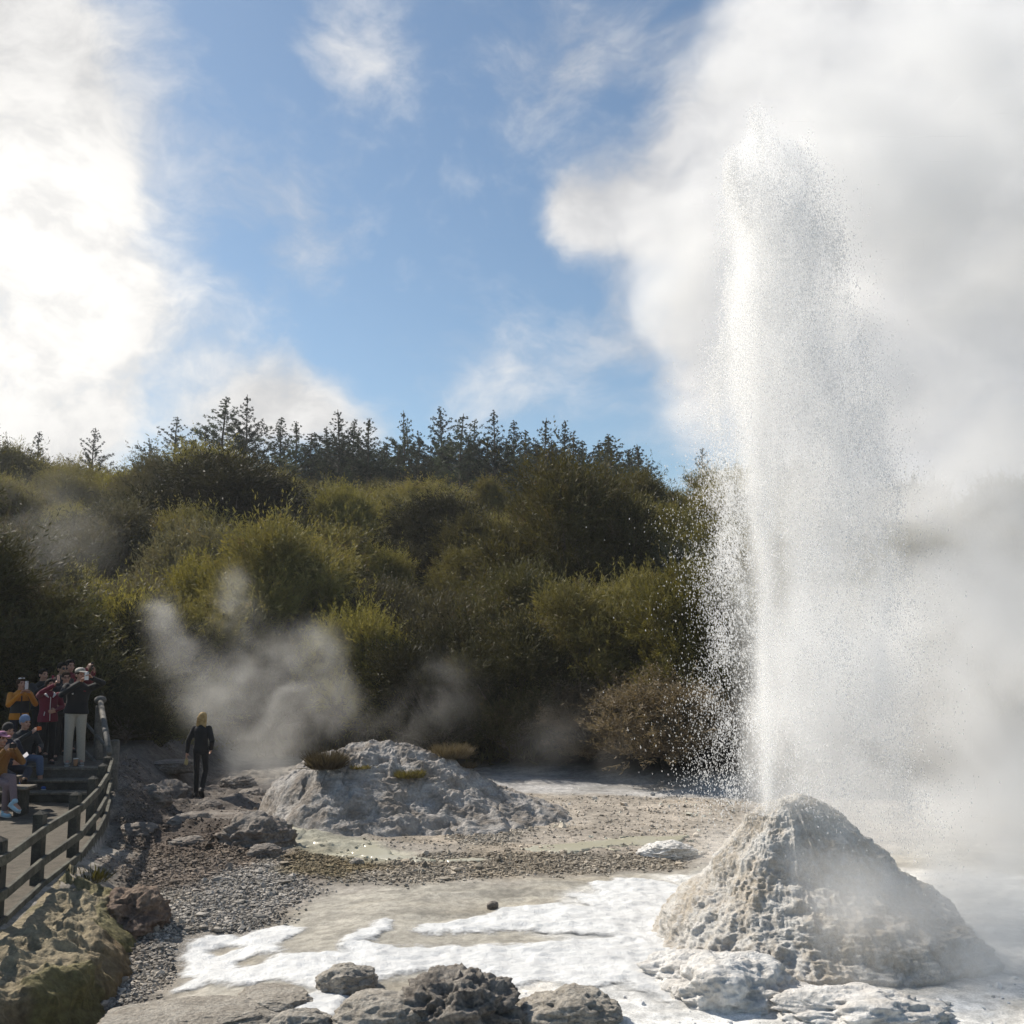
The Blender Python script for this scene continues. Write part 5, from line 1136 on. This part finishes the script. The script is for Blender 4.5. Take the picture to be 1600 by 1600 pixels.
# ------------------------------------------------------------------ steam: real volumes, a density grid filled through a node group
def steam_material(name, dens, colour=(.98, .98, .98), g=.35):
    m = bpy.data.materials.new(name); m.use_nodes = True; t = NT(m.node_tree); t.n.clear(); out = t.new('ShaderNodeOutputMaterial')
    pv = t.new('ShaderNodeVolumePrincipled'); pv.inputs['Color'].default_value = tuple(colour) + (1,); pv.inputs['Density'].default_value = dens; pv.inputs['Anisotropy'].default_value = g
    pv.inputs['Density Attribute'].default_value = 'density'
    t.l.new(pv.outputs[0], out.inputs['Volume']); return m
def steam(name, lo, hi, voxel, fn, mat, **kw):
    lo, hi = np.array(lo, float), np.array(hi, float); n = np.maximum(((hi - lo) / voxel).astype(int), 4)
    ax = [np.linspace(lo[k], hi[k], n[k]) for k in range(3)]
    X, Y, Z = np.meshgrid(*ax, indexing='ij'); D = fn(X, Y, Z).astype(np.float32)
    edge = np.ones_like(D)
    for k in range(3):
        sh = [1, 1, 1]; sh[k] = n[k]; i = np.arange(n[k]); edge = edge * np.clip(np.minimum(i, n[k] - 1 - i) / 4., 0, 1).reshape(sh)
    D = D * edge; D[D < .004] = 0
    me = make_mesh(name, np.stack([X, Y, Z], -1).reshape(-1, 3), np.zeros((0, 3), int) if False else np.array([[0, 1, 2]]), mat, True, {'d': D.ravel()})
    o = link(bpy.data.objects.new(name, me), None, **kw)
    ng = bpy.data.node_groups.new(name + ' density', 'GeometryNodeTree')
    ng.interface.new_socket('Geometry', in_out='INPUT', socket_type='NodeSocketGeometry'); ng.interface.new_socket('Geometry', in_out='OUTPUT', socket_type='NodeSocketGeometry')
    N, L = ng.nodes, ng.links
    gi, go = N.new('NodeGroupInput'), N.new('NodeGroupOutput')
    vc = N.new('GeometryNodeVolumeCube'); vc.inputs['Min'].default_value = tuple(lo); vc.inputs['Max'].default_value = tuple(hi)
    for k, a in enumerate('XYZ'): vc.inputs['Resolution ' + a].default_value = int(n[k])
    pos = N.new('GeometryNodeInputPosition'); sub = N.new('ShaderNodeVectorMath'); sub.operation = 'SUBTRACT'; sub.inputs[1].default_value = tuple(lo); L.new(pos.outputs[0], sub.inputs[0])
    div = N.new('ShaderNodeVectorMath'); div.operation = 'MULTIPLY'; div.inputs[1].default_value = tuple((n - 1) / (hi - lo)); L.new(sub.outputs[0], div.inputs[0])
    rnd = N.new('ShaderNodeVectorMath'); rnd.operation = 'ADD'; rnd.inputs[1].default_value = (.5, .5, .5); L.new(div.outputs[0], rnd.inputs[0])
    fl = N.new('ShaderNodeVectorMath'); fl.operation = 'FLOOR'; L.new(rnd.outputs[0], fl.inputs[0])
    dot = N.new('ShaderNodeVectorMath'); dot.operation = 'DOT_PRODUCT'; dot.inputs[1].default_value = (float(n[1] * n[2]), float(n[2]), 1.); L.new(fl.outputs[0], dot.inputs[0])
    # float32 holds indices below 16.7 million exactly
    f2i = N.new('FunctionNodeFloatToInt'); L.new(dot.outputs['Value'], f2i.inputs[0])
    na = N.new('GeometryNodeInputNamedAttribute'); na.data_type = 'FLOAT'; na.inputs[0].default_value = 'd'
    si = N.new('GeometryNodeSampleIndex'); si.data_type = 'FLOAT'; si.domain = 'POINT'; si.clamp = True
    L.new(gi.outputs[0], si.inputs['Geometry']); L.new(na.outputs['Attribute'], si.inputs['Value']); L.new(f2i.outputs[0], si.inputs['Index'])
    L.new(si.outputs[0], vc.inputs['Density'])
    sm = N.new('GeometryNodeSetMaterial'); sm.inputs['Material'].default_value = mat; L.new(vc.outputs[0], sm.inputs[0]); L.new(sm.outputs[0], go.inputs[0])
    md = o.modifiers.new('density', 'NODES'); md.node_group = ng
    return o
def lobes(X, Y, Z, L):
    """soft union of puffs: (x, y, z, radius, weight)"""
    f = np.full(X.shape, -9., np.float32)
    for x, y, z, r, wt in L:
        d = 1 - np.sqrt((X - x) ** 2 + (Y - y) ** 2 + (Z - z) ** 2) / r
        f = np.maximum(f, wt * d)
    return f
def puff(px, py, Y, rpx, wt=1.): q = at(px, py, Y); return (q[0], q[1], q[2], rpx / 1600 * Y * 1.0, wt)
PL = [puff(1120, 560, 13.6, 120), puff(1075, 430, 13.8, 105), puff(1130, 330, 14, 130), puff(1010, 350, 14.2, 75, .8), puff(1250, 180, 13.8, 190), puff(1420, 110, 14, 240), puff(1240, 20, 14.2, 210), puff(1420, 350, 13.8, 230), puff(1400, 600, 13.6, 210),
      puff(1560, 650, 13.8, 250), puff(1500, 900, 13.4, 220), puff(1560, 1150, 13.2, 230), puff(1350, 980, 13.2, 170), puff(1300, 760, 13.2, 170), puff(1230, 560, 13.2, 140), puff(1360, 1250, 12.9, 140), puff(1520, 1380, 12.6, 170), puff(1640, 300, 14.3, 260), puff(1700, 900, 13.6, 260), puff(1440, 1480, 12.3, 90, .8), puff(1250, 1120, 12.8, 100), puff(1620, 80, 14.3, 260), puff(1250, 380, 13.4, 150), puff(1460, 775, 13.5, 200), puff(1580, 800, 13.6, 200), puff(1340, 850, 13.2, 150)]
FR = [puff(1330, 1420, 10.15, 120, .8), puff(1440, 1450, 10.2, 110, .8), puff(1260, 1360, 10.5, 80, .7), puff(1520, 1520, 9.9, 120, .8), puff(1130, 1330, 11.6, 60, .45), puff(1560, 1430, 10.6, 150, .9), puff(1340, 1560, 9.7, 90, .5)]
def plume(X, Y, Z):
    f = lobes(X, Y, Z, PL); w1 = fbm(X * .55, Y * .55, Z * .55, 3, 401)
    n = fbm(X * .9 + w1, Y * .9, Z * .9 + w1, 6, 402, gain=.56)
    d = sstep(f + .75 * n, .04, .50) * np.clip(.50 + .95 * n, .05, 2)
    fr = lobes(X, Y, Z, FR); dfr = sstep(fr + .5 * n, .05, .9)
    return np.clip(d, 0, 2) * 1.2 + 1.7 * dfr
def fountain(X, Y, Z):
    t = np.clip((Z - VZ) / 7.85, -.2, 1.2); u_ = np.clip(t, 0, 1)
    n = fbm(X * 2.2, Y * 2.2, Z * .75, 5, 420, gain=.6); st = fbm(X * 5, Y * 5, Z * 1.1, 4, 421)
    el, er = envelope(Z - VZ); el = el + .16 * sstep(-t, -.65, -.35); cx = VX + (el + er) / 2; rad = (er - el) / 2 + .02
    rd = np.sqrt(((X - cx) / rad) ** 2 + ((Y - VY) / (.30 + rad * .55)) ** 2)
    low = sstep(t, -.05, .35)
    ragged = .22 * fbm(X * 4.5, Y * 4.5, Z * 1.3, 4, 422, ridge=True)
    m = sstep(1.0 - rd + .40 * n + .25 * st, .0, .5) * (.30 + .70 * low) * sstep(1.0 + ragged * .35 - t, 0, .05) * sstep(t, -.12, .06)
    tex = np.clip(1 + 1.5 * n + 1.1 * st, .1, 3)
    cr2 = .0042 + .024 * u_ ** 1.2
    ccol = np.exp(-((X - VX - .04 * u_ + .03 * n) ** 2 + (Y - VY) ** 2) / cr2) * sstep(.98 - t, 0, .4) * sstep(t, -.03, .0) * (1 + .6 * st)
    return np.clip(1.25 * m * tex + 7.5 * ccol * (1 - .75 * u_), 0, 20)
fo = steam('water_mist', (1.8, 10.1, .9), (5.3, 12.6, 9.6), .036, fountain, steam_material('water mist', 1.0, (.99, .99, .99), .35), kind='stuff')
fo.parent = jet; fo.location = (-VX, -VY, -VZ)
steam('geyser_steam', (.4, 9.2, -.2), (9.4, 16.4, 12.6), .075, plume, steam_material('geyser steam', 1.0), label='dense white steam cloud billowing up and downwind from the geyser', cat='steam', kind='stuff')
WL = [puff(430, 1165, 24.6, 75), puff(400, 1120, 24.4, 85), puff(330, 1080, 24.3, 90), puff(280, 1010, 24.2, 60, .9), puff(370, 960, 24.3, 55), puff(366, 905, 24.3, 34, .9), puff(250, 960, 24.2, 45, .8), puff(450, 1050, 24.5, 85), puff(520, 1100, 24.6, 70), puff(500, 1010, 24.6, 55, .8), puff(380, 1190, 22.6, 50, .7), puff(620, 1150, 24.6, 60, .55), puff(690, 1090, 24.6, 90, .45), puff(860, 1160, 23.8, 100, .35), puff(960, 1190, 23.2, 90, .3), puff(90, 850, 24.4, 150, .2), puff(60, 760, 24.4, 110, .16), puff(430, 1210, 20.8, 60, .5), puff(560, 1130, 22.6, 60, .4)]
def wisp(X, Y, Z):
    f = np.zeros(X.shape, np.float32)
    for x, y, z, r, wt in WL: f += wt * np.exp(-((X - x) ** 2 + (1.3 * (Y - y)) ** 2 + (Z - z) ** 2) / (.62 * r) ** 2)
    f = np.minimum(f, 1.1); w1 = fbm(X * .6, Y * .6, Z * .6, 3, 411)
    n = fbm(X * .8 + 1.6 * w1, Y * .8, Z * .6 + 1.1 * w1, 6, 412, gain=.58)
    r_ = fbm(X * .9 + 2.2 * w1, Y * .9, Z * .55 + 1.5 * w1, 5, 413, ridge=True, gain=.55)
    return .52 * sstep(f, .0, .75) * np.clip(.18 + 1.35 * n + .65 * r_, 0, 1.7)
steam('steam_wisp', (-14., 19.6, -.2), (4.5, 26., 9.), .105, wisp, steam_material('ground steam', 1.0, (.97, .96, .94), .4), label='thin curling steam wisp rising behind the walking person and along the scrub edge', cat='steam', kind='stuff')
# ------------------------------------------------------------------ hazy air
hz = MB(); hz.box((0, 60, 30), (420, 420, 66)); ho = hz.build('haze', None, smooth=False, kind='stuff')
hm = bpy.data.materials.new('haze'); hm.use_nodes = True; t = NT(hm.node_tree); t.n.clear(); pv = t.new('ShaderNodeVolumePrincipled'); pv.inputs['Color'].default_value = (.93, .96, 1, 1); pv.inputs['Density'].default_value = .0004; pv.inputs['Anisotropy'].default_value = .3
t.l.new(pv.outputs[0], t.new('ShaderNodeOutputMaterial').inputs['Volume']); ho.data.materials.append(hm)
